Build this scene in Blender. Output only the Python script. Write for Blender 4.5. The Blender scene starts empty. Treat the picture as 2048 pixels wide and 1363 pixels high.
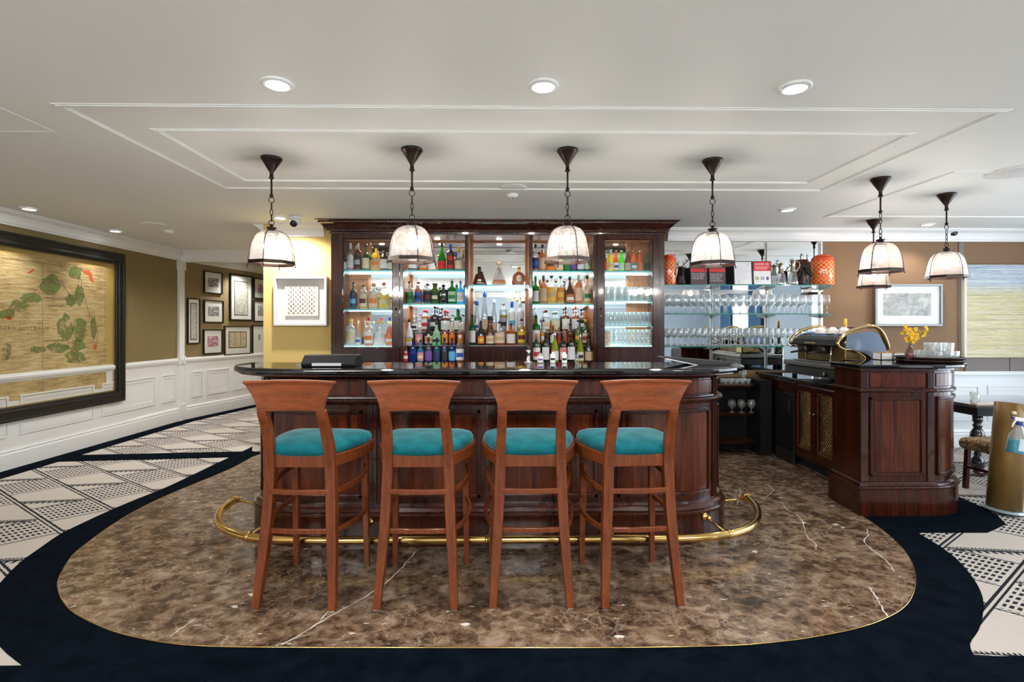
import bpy, bmesh, math, random
from math import sin, cos, pi, radians as R, atan2, sqrt, hypot
from mathutils import Vector, Matrix, noise as mnoise
random.seed(7)
SC = bpy.context.scene
COL = SC.collection

# ------------------------------------------------------------------ camera
F = 1024.0; CX = 1024.0; HY = 656.0; H = 1.35
AY = R(0.84); CA, SA = cos(AY), sin(AY)
cam = bpy.data.cameras.new('camera'); camo = bpy.data.objects.new('camera', cam); COL.objects.link(camo)
cam.lens = 18.0; cam.sensor_width = 36.0; cam.shift_y = -25.5/2048; cam.clip_start = 0.05
camo.location = (0, 0, H); camo.rotation_euler = (R(90), 0, -AY)
SC.camera = camo

# ------------------------------------------------------------------ world, exposure, lamps of the room
w = bpy.data.worlds.new('world'); SC.world = w; w.use_nodes = True
w.node_tree.nodes['Background'].inputs[0].default_value = (0.75, 0.87, 1.0, 1)
w.node_tree.nodes['Background'].inputs[1].default_value = 1.0
SC.view_settings.view_transform = 'Standard'; SC.view_settings.look = 'None'
SC.view_settings.gamma = 1.0; SC.view_settings.exposure = 0.75
SC.view_settings.use_curve_mapping = False
SC.cycles.max_bounces = 10; SC.cycles.diffuse_bounces = 4; SC.cycles.glossy_bounces = 5
SC.cycles.transmission_bounces = 6; SC.cycles.transparent_max_bounces = 28
SC.cycles.sample_clamp_indirect = 4.0; SC.cycles.caustics_reflective = False; SC.cycles.caustics_refractive = False
SC.cycles.use_denoising = True

CEIL = 2.47
def area(name, loc, rot, sx, sy, power, col):
    l = bpy.data.lights.new(name, 'AREA'); l.shape = 'RECTANGLE'; l.size = sx; l.size_y = sy
    l.energy = power; l.color = col
    o = bpy.data.objects.new(name, l); o.location = loc; o.rotation_euler = rot; COL.objects.link(o); return o
# daylight coming in through the windows in the right wall
area('daylight', (6.48, 2.8, 1.42), (R(90), 0, R(90)), 4.0, 1.85, 60, (0.78, 0.89, 1.0))
area('daylight', (6.48, -2.5, 1.42), (R(90), 0, R(90)), .9, 1.6, 5, (0.85, 0.93, 1.0))
def spot(parent, loc, power, ang=110, col=(1, .965, .92), rot=(0, 0, 0), blend=.6, r=.03):
    l = bpy.data.lights.new('lamp_light', 'SPOT'); l.energy = power; l.spot_size = R(ang); l.spot_blend = blend
    l.color = col; l.shadow_soft_size = r
    o = bpy.data.objects.new('lamp_light', l); o.location = loc; o.rotation_euler = rot; COL.objects.link(o)
    o.parent = parent; return o
def point(parent, loc, power, col=(1, .85, .7), r=.03):
    l = bpy.data.lights.new('lamp_light', 'POINT'); l.energy = power; l.color = col; l.shadow_soft_size = r
    o = bpy.data.objects.new('lamp_light', l); o.location = loc; COL.objects.link(o); o.parent = parent; return o

# ------------------------------------------------------------------ helpers: pixel <-> place
def ray(px, py, Y):
    u = (px-CX)/F; v = (HY-py)/F; D = Y/(CA-u*SA)
    return D*(SA+u*CA), H+v*D
def X(px, Y): return ray(px, HY, Y)[0]
def Z(px, py, Y): return ray(px, py, Y)[1]
def fl(px, py, z=0.0):
    u = (px-CX)/F; D = (H-z)*F/(py-HY)
    return D*(SA+u*CA), D*(CA-u*SA)
def pxof(x, y):
    d = x*SA+y*CA; r = x*CA-y*SA
    return CX+F*r/d

# ------------------------------------------------------------------ helpers: meshes
class MB:
    def __init__(s): s.v = []; s.f = []; s.sm = []
    def add(s, vs, fs, smooth=False):
        n = len(s.v); s.v += [tuple(p) for p in vs]
        for q in fs: s.f.append([i+n for i in q]); s.sm.append(smooth)
        return s
    def box(s, x0, x1, y0, y1, z0, z1):
        return s.add([(x0,y0,z0),(x1,y0,z0),(x1,y1,z0),(x0,y1,z0),(x0,y0,z1),(x1,y0,z1),(x1,y1,z1),(x0,y1,z1)],
              [(0,3,2,1),(4,5,6,7),(0,1,5,4),(1,2,6,5),(2,3,7,6),(3,0,4,7)])
    def lathe(s, prof, c=(0,0,0), seg=16, sq=0.0, ax=None, smooth=True, sy=1.0, a0=0.0):
        vs = []; fs = []
        for r, z in prof:
            for i in range(seg):
                t = a0+2*pi*i/seg; k = 1.0
                if sq > 0:
                    m = max(abs(cos(t)), abs(sin(t))); k = 1+(min(1/m, 1.16)-1)*sq
                p = Vector((r*k*cos(t), r*k*sin(t)*sy, z))
                if ax is not None: p = ax @ p
                vs.append((p.x+c[0], p.y+c[1], p.z+c[2]))
        n = len(prof)
        for j in range(n-1):
            for i in range(seg):
                k = (i+1) % seg
                fs.append((j*seg+i, j*seg+k, (j+1)*seg+k, (j+1)*seg+i))
        s.add(vs, fs, smooth)
        b = len(s.v)-len(vs)
        if prof[0][0] > 1e-4: s.f.append([b+i for i in reversed(range(seg))]); s.sm.append(False)
        if prof[-1][0] > 1e-4: s.f.append([b+(n-1)*seg+i for i in range(seg)]); s.sm.append(False)
        return s
    def shell(s, prof, c=(0,0,0), seg=16, sq=0.0, smooth=True, a0=0.0):
        m = len(s.f); s.lathe(prof, c, seg, sq, smooth=smooth, a0=a0)
        k = (len(prof)-1)*seg
        s.f = s.f[:m+k]; s.sm = s.sm[:m+k]; return s
    def tube(s, path, r, seg=8, flat=None, closed=False):
        P = [Vector(p) for p in path]; n = len(P); vs = []; fs = []
        rad = r if isinstance(r, (list, tuple)) else [r]*n
        up = Vector((0, 0, 1)); prev = None
        for i, p in enumerate(P):
            if closed: d = P[(i+1) % n]-P[i-1]
            else: d = P[min(i+1, n-1)]-P[max(i-1, 0)]
            d.normalize()
            if prev is None:
                a = up if abs(d.z) < .9 else Vector((1, 0, 0))
                sd = d.cross(a).normalized()
            else: sd = (prev-d*prev.dot(d)).normalized()
            prev = sd; u2 = sd.cross(d)
            for k in range(seg):
                t = 2*pi*k/seg
                fx, fy = flat if flat else (1, 1)
                vs.append(p+sd*cos(t)*rad[i]*fx+u2*sin(t)*rad[i]*fy)
        for j in range(n if closed else n-1):
            j2 = (j+1) % n
            for k in range(seg):
                k2 = (k+1) % seg
                fs.append((j*seg+k, j*seg+k2, j2*seg+k2, j2*seg+k))
        b = len(s.v); s.add(vs, fs, True)
        if not closed:
            s.f.append([b+k for k in reversed(range(seg))]); s.sm.append(False)
            s.f.append([b+(n-1)*seg+k for k in range(seg)]); s.sm.append(False)
        return s
    def bar(s, path, hw, hd, wdir=(1, 0, 0)):
        # rectangular section swept along a path; hw half width along wdir, hd half depth across it (numbers or lists)
        P = [Vector(p) for p in path]; n = len(P); W = Vector(wdir).normalized(); vs = []; fs = []
        for i, p in enumerate(P):
            d = (P[min(i+1, n-1)]-P[max(i-1, 0)]).normalized()
            w_ = (W-d*W.dot(d)).normalized(); q = d.cross(w_)
            a = hw[i] if isinstance(hw, (list, tuple)) else hw
            b = hd[i] if isinstance(hd, (list, tuple)) else hd
            vs += [p-w_*a-q*b, p+w_*a-q*b, p+w_*a+q*b, p-w_*a+q*b]
        for j in range(n-1):
            for k in range(4):
                k2 = (k+1) % 4; fs.append((j*4+k, j*4+k2, j*4+4+k2, j*4+4+k))
        fs += [(3, 2, 1, 0), tuple((n-1)*4+k for k in range(4))]
        return s.add(vs, fs)
    def prism(s, poly, z0, z1):
        n = len(poly)
        return s.add([(x, y, z0) for x, y in poly]+[(x, y, z1) for x, y in poly],
              [tuple(reversed(range(n))), tuple(range(n, 2*n))]+[(i, (i+1) % n, n+(i+1) % n, n+i) for i in range(n)])
    def prismM(s, poly, d0, d1, M):
        # polygon in a plane given by matrix M (columns: u, v, normal, origin)
        n = len(poly)
        return s.add([M @ Vector((x, y, d0)) for x, y in poly]+[M @ Vector((x, y, d1)) for x, y in poly],
              [tuple(reversed(range(n))), tuple(range(n, 2*n))]+[(i, (i+1) % n, n+(i+1) % n, n+i) for i in range(n)])
    def build(s, name, m, parent=None, bevel=0, seg=2, loc=None, subd=0, solid=0):
        me = bpy.data.meshes.new(name); me.from_pydata(s.v, [], s.f); me.update()
        me.polygons.foreach_set('use_smooth', s.sm)
        bm = bmesh.new(); bm.from_mesh(me); bmesh.ops.recalc_face_normals(bm, faces=bm.faces); bm.to_mesh(me); bm.free()
        o = bpy.data.objects.new(name, me); COL.objects.link(o)
        if m: me.materials.append(m)
        if parent: o.parent = parent
        if loc: o.location = loc
        if solid:
            k = o.modifiers.new('solid', 'SOLIDIFY'); k.thickness = solid
        if bevel:
            k = o.modifiers.new('bevel', 'BEVEL'); k.width = bevel; k.segments = seg; k.limit_method = 'ANGLE'; k.angle_limit = R(38)
        if subd:
            k = o.modifiers.new('subd', 'SUBSURF'); k.levels = subd; k.render_levels = subd
        return o
def tag(o, label, cat, group=None):
    o['label'] = label; o['category'] = cat
    if group: o['group'] = group
    return o
def thing(name, label, cat, loc=(0, 0, 0), rz=0, group=None):
    o = bpy.data.objects.new(name, None); COL.objects.link(o); o.empty_display_size = .05
    o.location = loc; o.rotation_euler = (0, 0, rz); return tag(o, label, cat, group)
def struct(o, label, cat):
    o['kind'] = 'structure'; o['label'] = label; o['category'] = cat; return o
def dup(o, parent=None, loc=None, rz=None, label=None, group=None):
    c = o.copy(); COL.objects.link(c)
    if parent: c.parent = parent
    if loc is not None: c.location = loc
    if rz is not None: c.rotation_euler = (0, 0, rz)
    if label: c['label'] = label
    if group: c['group'] = group
    for ch in list(o.children): dup(ch, parent=c)
    return c
def text(name, body, size, m, parent, loc, rot=(R(90), 0, 0), align='CENTER', ext=.0006, sx=1.0):
    cu = bpy.data.curves.new(name, 'FONT'); cu.body = body; cu.size = size; cu.align_x = align; cu.align_y = 'CENTER'; cu.extrude = ext
    t = bpy.data.objects.new(name, cu); COL.objects.link(t)
    dg = bpy.context.evaluated_depsgraph_get(); me = bpy.data.meshes.new_from_object(t.evaluated_get(dg))
    bpy.data.objects.remove(t); me.materials.clear(); me.materials.append(m)
    o = bpy.data.objects.new(name, me); COL.objects.link(o); o.parent = parent; o.location = loc; o.rotation_euler = rot
    o.scale = (sx, 1, 1); return o

# ------------------------------------------------------------------ helpers: materials
class E:
    def __init__(s, nt, k): s.nt = nt; s.k = k
    def _m(s, op, o=None, o2=None):
        n = s.nt.nodes.new('ShaderNodeMath'); n.operation = op
        for i, q in enumerate((s, o, o2)):
            if q is None: continue
            if isinstance(q, E): s.nt.links.new(q.k, n.inputs[i])
            else: n.inputs[i].default_value = q
        return E(s.nt, n.outputs[0])
    def __add__(s, o): return s._m('ADD', o)
    def __sub__(s, o): return s._m('SUBTRACT', o)
    def __mul__(s, o): return s._m('MULTIPLY', o)
    def __truediv__(s, o): return s._m('DIVIDE', o)
    def frac(s): return s._m('FRACT')
    def mod(s, o): return s._m('FLOORED_MODULO', o)
    def lt(s, o): return s._m('LESS_THAN', o)
    def gt(s, o): return s._m('GREATER_THAN', o)
    def abs(s): return s._m('ABSOLUTE')
    def mx(s, o): return s._m('MAXIMUM', o)
    def mn(s, o): return s._m('MINIMUM', o)
    def inv(s): return (s*-1.0)+1.0
def newmat(name):
    m = bpy.data.materials.new(name); m.use_nodes = True; nt = m.node_tree; b = nt.nodes['Principled BSDF']; return m, nt, b
def c4(c): return (c[0], c[1], c[2], 1)
_mc = {}
def mat(col, rough=.5, metal=0, spec=None, coat=0, name='surface', sheen=0, bump=0, bs=60, var=0, emit=0):
    key = (tuple(col), rough, metal, spec, coat, sheen, bump, bs, var, emit)
    if key in _mc: return _mc[key]
    m, nt, b = newmat(name)
    b.inputs['Base Color'].default_value = c4(col); b.inputs['Roughness'].default_value = rough; b.inputs['Metallic'].default_value = metal
    if spec is not None: b.inputs['Specular IOR Level'].default_value = spec
    b.inputs['Coat Weight'].default_value = coat; b.inputs['Coat Roughness'].default_value = .08
    if sheen: b.inputs['Sheen Weight'].default_value = sheen; b.inputs['Sheen Roughness'].default_value = .3
    if emit: b.inputs['Emission Color'].default_value = c4(col); b.inputs['Emission Strength'].default_value = emit
    if bump or var:
        tc = nt.nodes.new('ShaderNodeTexCoord'); nz = nt.nodes.new('ShaderNodeTexNoise'); nz.inputs['Scale'].default_value = bs
        nz.inputs['Detail'].default_value = 4; nt.links.new(tc.outputs['Object'], nz.inputs['Vector'])
        if bump:
            bp = nt.nodes.new('ShaderNodeBump'); bp.inputs['Strength'].default_value = bump; bp.inputs['Distance'].default_value = .004
            nt.links.new(nz.outputs[0], bp.inputs['Height']); nt.links.new(bp.outputs[0], b.inputs['Normal'])
        if var:
            cr = nt.nodes.new('ShaderNodeValToRGB'); cr.color_ramp.elements[0].position = .3; cr.color_ramp.elements[1].position = .7
            cr.color_ramp.elements[0].color = c4([x*(1-var) for x in col]); cr.color_ramp.elements[1].color = c4([min(1, x*(1+var)) for x in col])
            nt.links.new(nz.outputs[0], cr.inputs[0]); nt.links.new(cr.outputs[0], b.inputs['Base Color'])
    _mc[key] = m; return m
def ramp(nt, src, stops):
    cr = nt.nodes.new('ShaderNodeValToRGB'); e = cr.color_ramp.elements
    while len(e) < len(stops): e.new(.5)
    for i, (p, c) in enumerate(stops): e[i].position = p; e[i].color = c4(c)
    nt.links.new(src, cr.inputs[0]); return cr.outputs[0]
def tex(nt, kind, scale=(1, 1, 1), co='Object', **kw):
    tc = nt.nodes.new('ShaderNodeTexCoord'); mp = nt.nodes.new('ShaderNodeMapping'); mp.inputs['Scale'].default_value = scale
    nt.links.new(tc.outputs[co], mp.inputs['Vector']); n = nt.nodes.new(kind); nt.links.new(mp.outputs[0], n.inputs['Vector'])
    for k, v in kw.items():
        if k in n.inputs: n.inputs[k].default_value = v
        else: setattr(n, k, v)
    return n
def wood(name, dark, light, grain=(14, 14, 1.2), rough=.22, coat=.5, streak=.5):
    m, nt, b = newmat(name)
    n1 = tex(nt, 'ShaderNodeTexNoise', grain, Scale=1.6, Detail=7, Roughness=.62, Distortion=.6)
    n2 = tex(nt, 'ShaderNodeTexNoise', (grain[0]*5, grain[1]*5, grain[2]*3), Scale=2.4, Detail=3)
    f = (E(nt, n1.outputs[0])*.72)+(E(nt, n2.outputs[0])*.28)
    md = [(a+c)/2 for a, c in zip(dark, light)]
    col = ramp(nt, f.k, [(.34, dark), (.5, md), (.66, light)])
    nt.links.new(col, b.inputs['Base Color']); b.inputs['Roughness'].default_value = rough
    b.inputs['Coat Weight'].default_value = coat; b.inputs['Coat Roughness'].default_value = .06; b.inputs['Specular IOR Level'].default_value = .32
    bp = nt.nodes.new('ShaderNodeBump'); bp.inputs['Strength'].default_value = .08; bp.inputs['Distance'].default_value = .003
    nt.links.new(n2.outputs[0], bp.inputs['Height']); nt.links.new(bp.outputs[0], b.inputs['Normal'])
    return m
_tc = {}
def thin(tint=(1, 1, 1), haze=0.0, hazecol=(1, 1, 1), refl=1.0, rough=.02, name='clear_glass', power=1.45):
    key = (tuple(tint), haze, tuple(hazecol), refl, rough, power)
    if key in _tc: return _tc[key]
    m = bpy.data.materials.new(name); m.use_nodes = True; nt = m.node_tree; nt.nodes.clear()
    out = nt.nodes.new('ShaderNodeOutputMaterial'); tr = nt.nodes.new('ShaderNodeBsdfTransparent'); tr.inputs[0].default_value = c4(tint)
    gl = nt.nodes.new('ShaderNodeBsdfGlossy'); gl.inputs['Color'].default_value = (1, 1, 1, 1); gl.inputs['Roughness'].default_value = rough
    fr = nt.nodes.new('ShaderNodeLayerWeight'); fr.inputs[0].default_value = .5
    base = tr.outputs[0]
    if haze > 0:
        tl = nt.nodes.new('ShaderNodeBsdfTranslucent'); tl.inputs[0].default_value = c4(hazecol)
        df = nt.nodes.new('ShaderNodeBsdfDiffuse'); df.inputs[0].default_value = c4(hazecol)
        m1 = nt.nodes.new('ShaderNodeMixShader'); m1.inputs[0].default_value = .45
        nt.links.new(tl.outputs[0], m1.inputs[1]); nt.links.new(df.outputs[0], m1.inputs[2])
        m2 = nt.nodes.new('ShaderNodeMixShader'); m2.inputs[0].default_value = haze
        nt.links.new(tr.outputs[0], m2.inputs[1]); nt.links.new(m1.outputs[0], m2.inputs[2]); base = m2.outputs[0]
    mx = nt.nodes.new('ShaderNodeMixShader'); f = ((E(nt, fr.outputs[1])._m('POWER', 4.0)*.92+.045)*refl).mn(1.0)
    nt.links.new(f.k, mx.inputs[0]); nt.links.new(base, mx.inputs[1]); nt.links.new(gl.outputs[0], mx.inputs[2])
    nt.links.new(mx.outputs[0], out.inputs[0]); _tc[key] = m; return m
def emis(col, s, name='lamp_glow'):
    m = bpy.data.materials.new(name); m.use_nodes = True; nt = m.node_tree; nt.nodes.clear()
    out = nt.nodes.new('ShaderNodeOutputMaterial'); e = nt.nodes.new('ShaderNodeEmission'); e.inputs[0].default_value = c4(col); e.inputs[1].default_value = s
    nt.links.new(e.outputs[0], out.inputs[0]); return m

M_CEIL = mat((.79, .81, .795), .6, name='ceiling_paint', bump=.05, bs=300)
M_WHITE = mat((.72, .735, .745), .35, name='white_satin_paint')
M_TRIM = mat((.76, .76, .75), .4, name='white_trim_paint')
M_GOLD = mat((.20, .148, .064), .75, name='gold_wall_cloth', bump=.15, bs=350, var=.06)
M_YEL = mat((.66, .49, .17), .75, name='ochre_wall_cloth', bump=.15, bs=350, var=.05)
M_BROWN = mat((.205, .118, .060), .75, name='brown_wall_cloth', bump=.15, bs=350, var=.06)
M_TAUPE = mat((.19, .165, .15), .8, name='taupe_fabric_panel', bump=.2, bs=300)
M_BLUEW = mat((.36, .45, .55), .7, name='pale_blue_wall_paint')
M_MAHO = wood('polished_mahogany', (.010, .0025, .0015), (.062, .012, .0045), (9, 9, .8), .2, .18)
M_MAHOP = wood('flame_mahogany', (.014, .003, .0015), (.125, .025, .007), (13, 13, .7), .2, .18)
M_DARKW = wood('dark_cabinet_wood', (.010, .003, .0025), (.060, .014, .007), (10, 10, .8), .2, .7)
M_INW = wood('warm_cabinet_lining', (.24, .075, .022), (.56, .22, .08), (8, 8, .8), .3, .3)
M_STOOL = wood('reddish_beech', (.082, .017, .0045), (.215, .052, .012), (22, 22, 2.2), .36, .10)
M_STOOLH = wood('reddish_beech_board', (.12, .026, .0055), (.27, .064, .013), (2.2, 22, 22), .34, .12)
M_BLACKG = mat((.006, .006, .007), .035, spec=.75, name='polished_black_granite', var=.3, bs=90)
M_BLACK = mat((.008, .008, .009), .35, name='black_lacquer')
M_BLACKM = mat((.01, .01, .011), .6, name='matt_black')
M_BRASS = mat((.78, .50, .17), .16, 1, name='polished_brass', var=.18, bs=9)
M_BRONZE = mat((.022, .010, .007), .32, .5, name='dark_bronze')
M_CHROME = mat((.75, .76, .78), .12, 1, name='chrome')
M_STEEL = mat((.45, .45, .44), .35, 1, name='brushed_steel')
M_MIRROR = mat((.86, .88, .87), .012, 1, name='mirror')
M_VELVET = mat((.0025, .105, .128), .8, spec=.15, name='teal_velvet', sheen=.25, bump=.3, bs=14, var=.35)
M_CLEAR = thin((.975, .985, .985)); M_PANE = thin((.96, .97, .965), refl=.8)
M_DOOR = thin((.985, .99, .985), refl=.7)
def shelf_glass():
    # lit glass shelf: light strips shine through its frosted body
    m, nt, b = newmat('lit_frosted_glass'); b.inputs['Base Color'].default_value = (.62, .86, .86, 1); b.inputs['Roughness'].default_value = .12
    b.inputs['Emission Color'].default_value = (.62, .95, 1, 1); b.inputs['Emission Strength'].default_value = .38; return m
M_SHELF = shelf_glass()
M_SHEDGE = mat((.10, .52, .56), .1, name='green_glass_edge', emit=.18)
M_GLSHELF = thin((.80, .93, .90), haze=.06, hazecol=(.5, .8, .8), refl=1.3, name='pale_green_glass')
M_GLEDGE = mat((.03, .20, .17), .08, name='dark_green_glass_edge')

# carpet with woven blocks, combs and double lines
def carpet():
    m, nt, b = newmat('patterned_carpet')
    tc = nt.nodes.new('ShaderNodeTexCoord'); sp = nt.nodes.new('ShaderNodeSeparateXYZ'); nt.links.new(tc.outputs['Object'], sp.inputs[0])
    nz = tex(nt, 'ShaderNodeTexNoise', Scale=70, Detail=2)
    wob = (E(nt, nz.outputs[0])-.5)*.012
    x = E(nt, sp.outputs[0])+wob; y = E(nt, sp.outputs[1])+wob
    right = x.gt(.3)
    xx = (x*(right*-2.0+1.0))-(right*.58)
    xt = x*(right*-2.0+1.0)
    t = (xt*.572)+(y*.82)
    T = (t-(right*.235+.055))/.355
    q = T.frac()
    p = (xx+3.20-(q*.26)).mod(.82)
    blk = p.gt(.455)
    # dashes in the block
    du = (q*13.0).frac().lt(.60); dv = ((p-.47)*18.5).frac().lt(.56)
    ins = p.gt(.47)*p.lt(.80)*q.gt(.13)*q.lt(.96)
    dash = du*dv*ins
    edge = ((p-.460).abs().lt(.005)).mx((p-.814).abs().lt(.005))
    lines = (q.lt(.03)).mx((q-.085).abs().lt(.02))
    xl = (xx+3.79).mod(.82)
    dy = (q-(xl/.52))*.433
    onc = xl.lt(.50)*q.gt(.10)
    comb = onc*((dy.gt(-.009)*dy.lt(.012)).mx(dy.gt(-.038)*dy.lt(.0)*(xl*24.0).frac().lt(.5)).mx(dy.gt(.018)*dy.lt(.026)).mx(dy.gt(.026)*dy.lt(.040)*(xl*48.0).frac().lt(.5)))*blk.inv()
    k = dash.mx(edge*q.gt(.1)).mx(lines).mx(comb)
    mix = nt.nodes.new('ShaderNodeMix'); mix.data_type = 'RGBA'
    nt.links.new(k.k, mix.inputs[0])
    mix.inputs[6].default_value = (.50, .455, .41, 1); mix.inputs[7].default_value = (.012, .014, .02, 1)
    nt.links.new(mix.outputs[2], b.inputs['Base Color']); b.inputs['Roughness'].default_value = .95
    b.inputs['Specular IOR Level'].default_value = .1
    n2 = tex(nt, 'ShaderNodeTexNoise', Scale=500, Detail=2); bp = nt.nodes.new('ShaderNodeBump'); bp.inputs['Strength'].default_value = .5; bp.inputs['Distance'].default_value = .004
    nt.links.new(n2.outputs[0], bp.inputs['Height']); nt.links.new(bp.outputs[0], b.inputs['Normal'])
    return m
M_CARPET = carpet()
def navy():
    m, nt, b = newmat('navy_carpet'); n = tex(nt, 'ShaderNodeTexNoise', Scale=9, Detail=6, Roughness=.7)
    c = ramp(nt, n.outputs[0], [(.35, (.0015, .0028, .0055)), (.7, (.004, .0075, .013))]); nt.links.new(c, b.inputs['Base Color'])
    b.inputs['Roughness'].default_value = 1; b.inputs['Specular IOR Level'].default_value = .02
    n2 = tex(nt, 'ShaderNodeTexNoise', Scale=450, Detail=2); bp = nt.nodes.new('ShaderNodeBump'); bp.inputs['Strength'].default_value = .6; bp.inputs['Distance'].default_value = .005
    nt.links.new(n2.outputs[0], bp.inputs['Height']); nt.links.new(bp.outputs[0], b.inputs['Normal']); return m
M_NAVY = navy()
def marble():
    m, nt, b = newmat('brown_marble')
    n0 = tex(nt, 'ShaderNodeTexNoise', Scale=3.2, Detail=8, Roughness=.66, Distortion=.9)
    n1 = tex(nt, 'ShaderNodeTexNoise', (1, 1.3, 1), Scale=11, Detail=9, Roughness=.72, Distortion=.5)
    f = (E(nt, n0.outputs[0])*.38)+(E(nt, n1.outputs[0])*.62)
    base = ramp(nt, f.k, [(.36, (.022, .012, .007)), (.44, (.070, .040, .024)), (.51, (.17, .108, .066)), (.60, (.30, .222, .158))])
    tcm = nt.nodes.new('ShaderNodeTexCoord'); nw = tex(nt, 'ShaderNodeTexNoise', Scale=9, Detail=4)
    adm = nt.nodes.new('ShaderNodeVectorMath'); adm.operation = 'MULTIPLY_ADD'; adm.inputs[1].default_value = (.11,)*3
    nt.links.new(nw.outputs[1], adm.inputs[0]); nt.links.new(tcm.outputs['Object'], adm.inputs[2])
    vd = nt.nodes.new('ShaderNodeTexVoronoi'); vd.inputs['Scale'].default_value = 15; nt.links.new(adm.outputs[0], vd.inputs['Vector'])
    sx_ = nt.nodes.new('ShaderNodeSeparateXYZ'); nt.links.new(vd.outputs['Color'], sx_.inputs[0])
    dk = ((E(nt, vd.outputs['Distance'])*-1.0+.52)*7.0).mx(0.0).mn(1.0)*((E(nt, sx_.outputs[0])-.45)*3.0).mx(0.0).mn(.62)
    md_ = nt.nodes.new('ShaderNodeMix'); md_.data_type = 'RGBA'; nt.links.new(dk.k, md_.inputs[0]); nt.links.new(base, md_.inputs[6]); md_.inputs[7].default_value = (.045, .026, .016, 1); base = md_.outputs[2]
    def vein(scale, w, rnd, det=3):
        tc = nt.nodes.new('ShaderNodeTexCoord'); nn = tex(nt, 'ShaderNodeTexNoise', Scale=scale*1.3, Detail=det)
        ad = nt.nodes.new('ShaderNodeVectorMath'); ad.operation = 'MULTIPLY_ADD'; ad.inputs[1].default_value = (.9/scale*1.6,)*3
        nt.links.new(nn.outputs[1], ad.inputs[0]); nt.links.new(tc.outputs['Object'], ad.inputs[2])
        vo = nt.nodes.new('ShaderNodeTexVoronoi'); vo.feature = 'DISTANCE_TO_EDGE'; vo.inputs['Scale'].default_value = scale
        nt.links.new(ad.outputs[0], vo.inputs['Vector']); return (E(nt, vo.outputs[0])*(1/w)).mn(1.0).inv()
    msk = tex(nt, 'ShaderNodeTexNoise', Scale=2.3, Detail=3); mk = (E(nt, msk.outputs[0])-.42)*6.0
    mk = mk.mx(0.0).mn(1.0)
    v1 = vein(11.0, .06, 1, 5)*mk*.5
    mix = nt.nodes.new('ShaderNodeMix'); mix.data_type = 'RGBA'; nt.links.new(v1.k, mix.inputs[0]); nt.links.new(base, mix.inputs[6]); mix.inputs[7].default_value = (.42, .33, .25, 1)
    ms2 = tex(nt, 'ShaderNodeTexNoise', Scale=1.1, Detail=2); m2 = ((E(nt, ms2.outputs[0])-.60)*14.0).mx(0.0).mn(1.0)
    v2 = vein(1.3, .010, 2, 6)*m2
    ms3 = tex(nt, 'ShaderNodeTexNoise', (1, 2.5, 1), Scale=17, Detail=3); v3 = ((E(nt, ms3.outputs[0])-.69)*26.0).mx(0.0).mn(1.0)*.8
    vv = v2.mx(v3)
    mix2 = nt.nodes.new('ShaderNodeMix'); mix2.data_type = 'RGBA'; nt.links.new(vv.k, mix2.inputs[0]); nt.links.new(mix.outputs[2], mix2.inputs[6]); mix2.inputs[7].default_value = (.70, .66, .62, 1)
    nt.links.new(mix2.outputs[2], b.inputs['Base Color']); b.inputs['Roughness'].default_value = .16; b.inputs['Specular IOR Level'].default_value = .5
    return m
M_MARBLE = marble()

# ================================================================== ROOM
LX = -4.75; RX = 6.6; YB = -4.6; BX = -2.60; YL = 5.56; YR = 5.76; YE = 9.8
P1 = (LX, 7.55); P2 = (LX+.46, YE)                # the corridor wall turns slightly inwards
def wallbox(name, a, b, th, m, z0=0, z1=CEIL, label='', bev=0):
    # wall slab from a to b; thickness grows to the left of the direction a->b
    d = Vector((b[0]-a[0], b[1]-a[1])).normalized(); n = Vector((-d.y, d.x))*th
    o = MB().prism([a, b, (b[0]+n.x, b[1]+n.y), (a[0]+n.x, a[1]+n.y)], z0, z1).build(name, m)
    return struct(o, label, 'wall')
struct(MB().box(-5.2, 7.0, -5.0, YE+.3, -.05, 0).build('floor', M_CARPET), 'black and cream woven carpet with block and comb pattern', 'floor')
struct(MB().box(-5.2, 7.0, -5.0, YE+.3, CEIL, CEIL+.05).build('ceiling', M_CEIL), 'smooth off-white ceiling over the whole bar room', 'ceiling')
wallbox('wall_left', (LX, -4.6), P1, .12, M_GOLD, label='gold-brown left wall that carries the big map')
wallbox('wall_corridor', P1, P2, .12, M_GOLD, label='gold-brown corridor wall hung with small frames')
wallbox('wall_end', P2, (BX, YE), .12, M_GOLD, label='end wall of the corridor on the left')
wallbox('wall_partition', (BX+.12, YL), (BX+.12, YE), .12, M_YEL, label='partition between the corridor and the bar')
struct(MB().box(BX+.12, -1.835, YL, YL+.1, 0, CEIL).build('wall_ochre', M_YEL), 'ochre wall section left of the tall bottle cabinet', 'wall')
struct(MB().box(1.695, RX, YR, YR+.1, 0, CEIL).build('wall_far', M_BROWN), 'brown cloth-covered wall behind the espresso machine', 'wall')
struct(MB().box(-1.835, 1.695, 6.0, 6.1, 0, CEIL).build('wall_recess', M_YEL), 'wall of the recess behind the bottle cabinet', 'wall')
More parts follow.
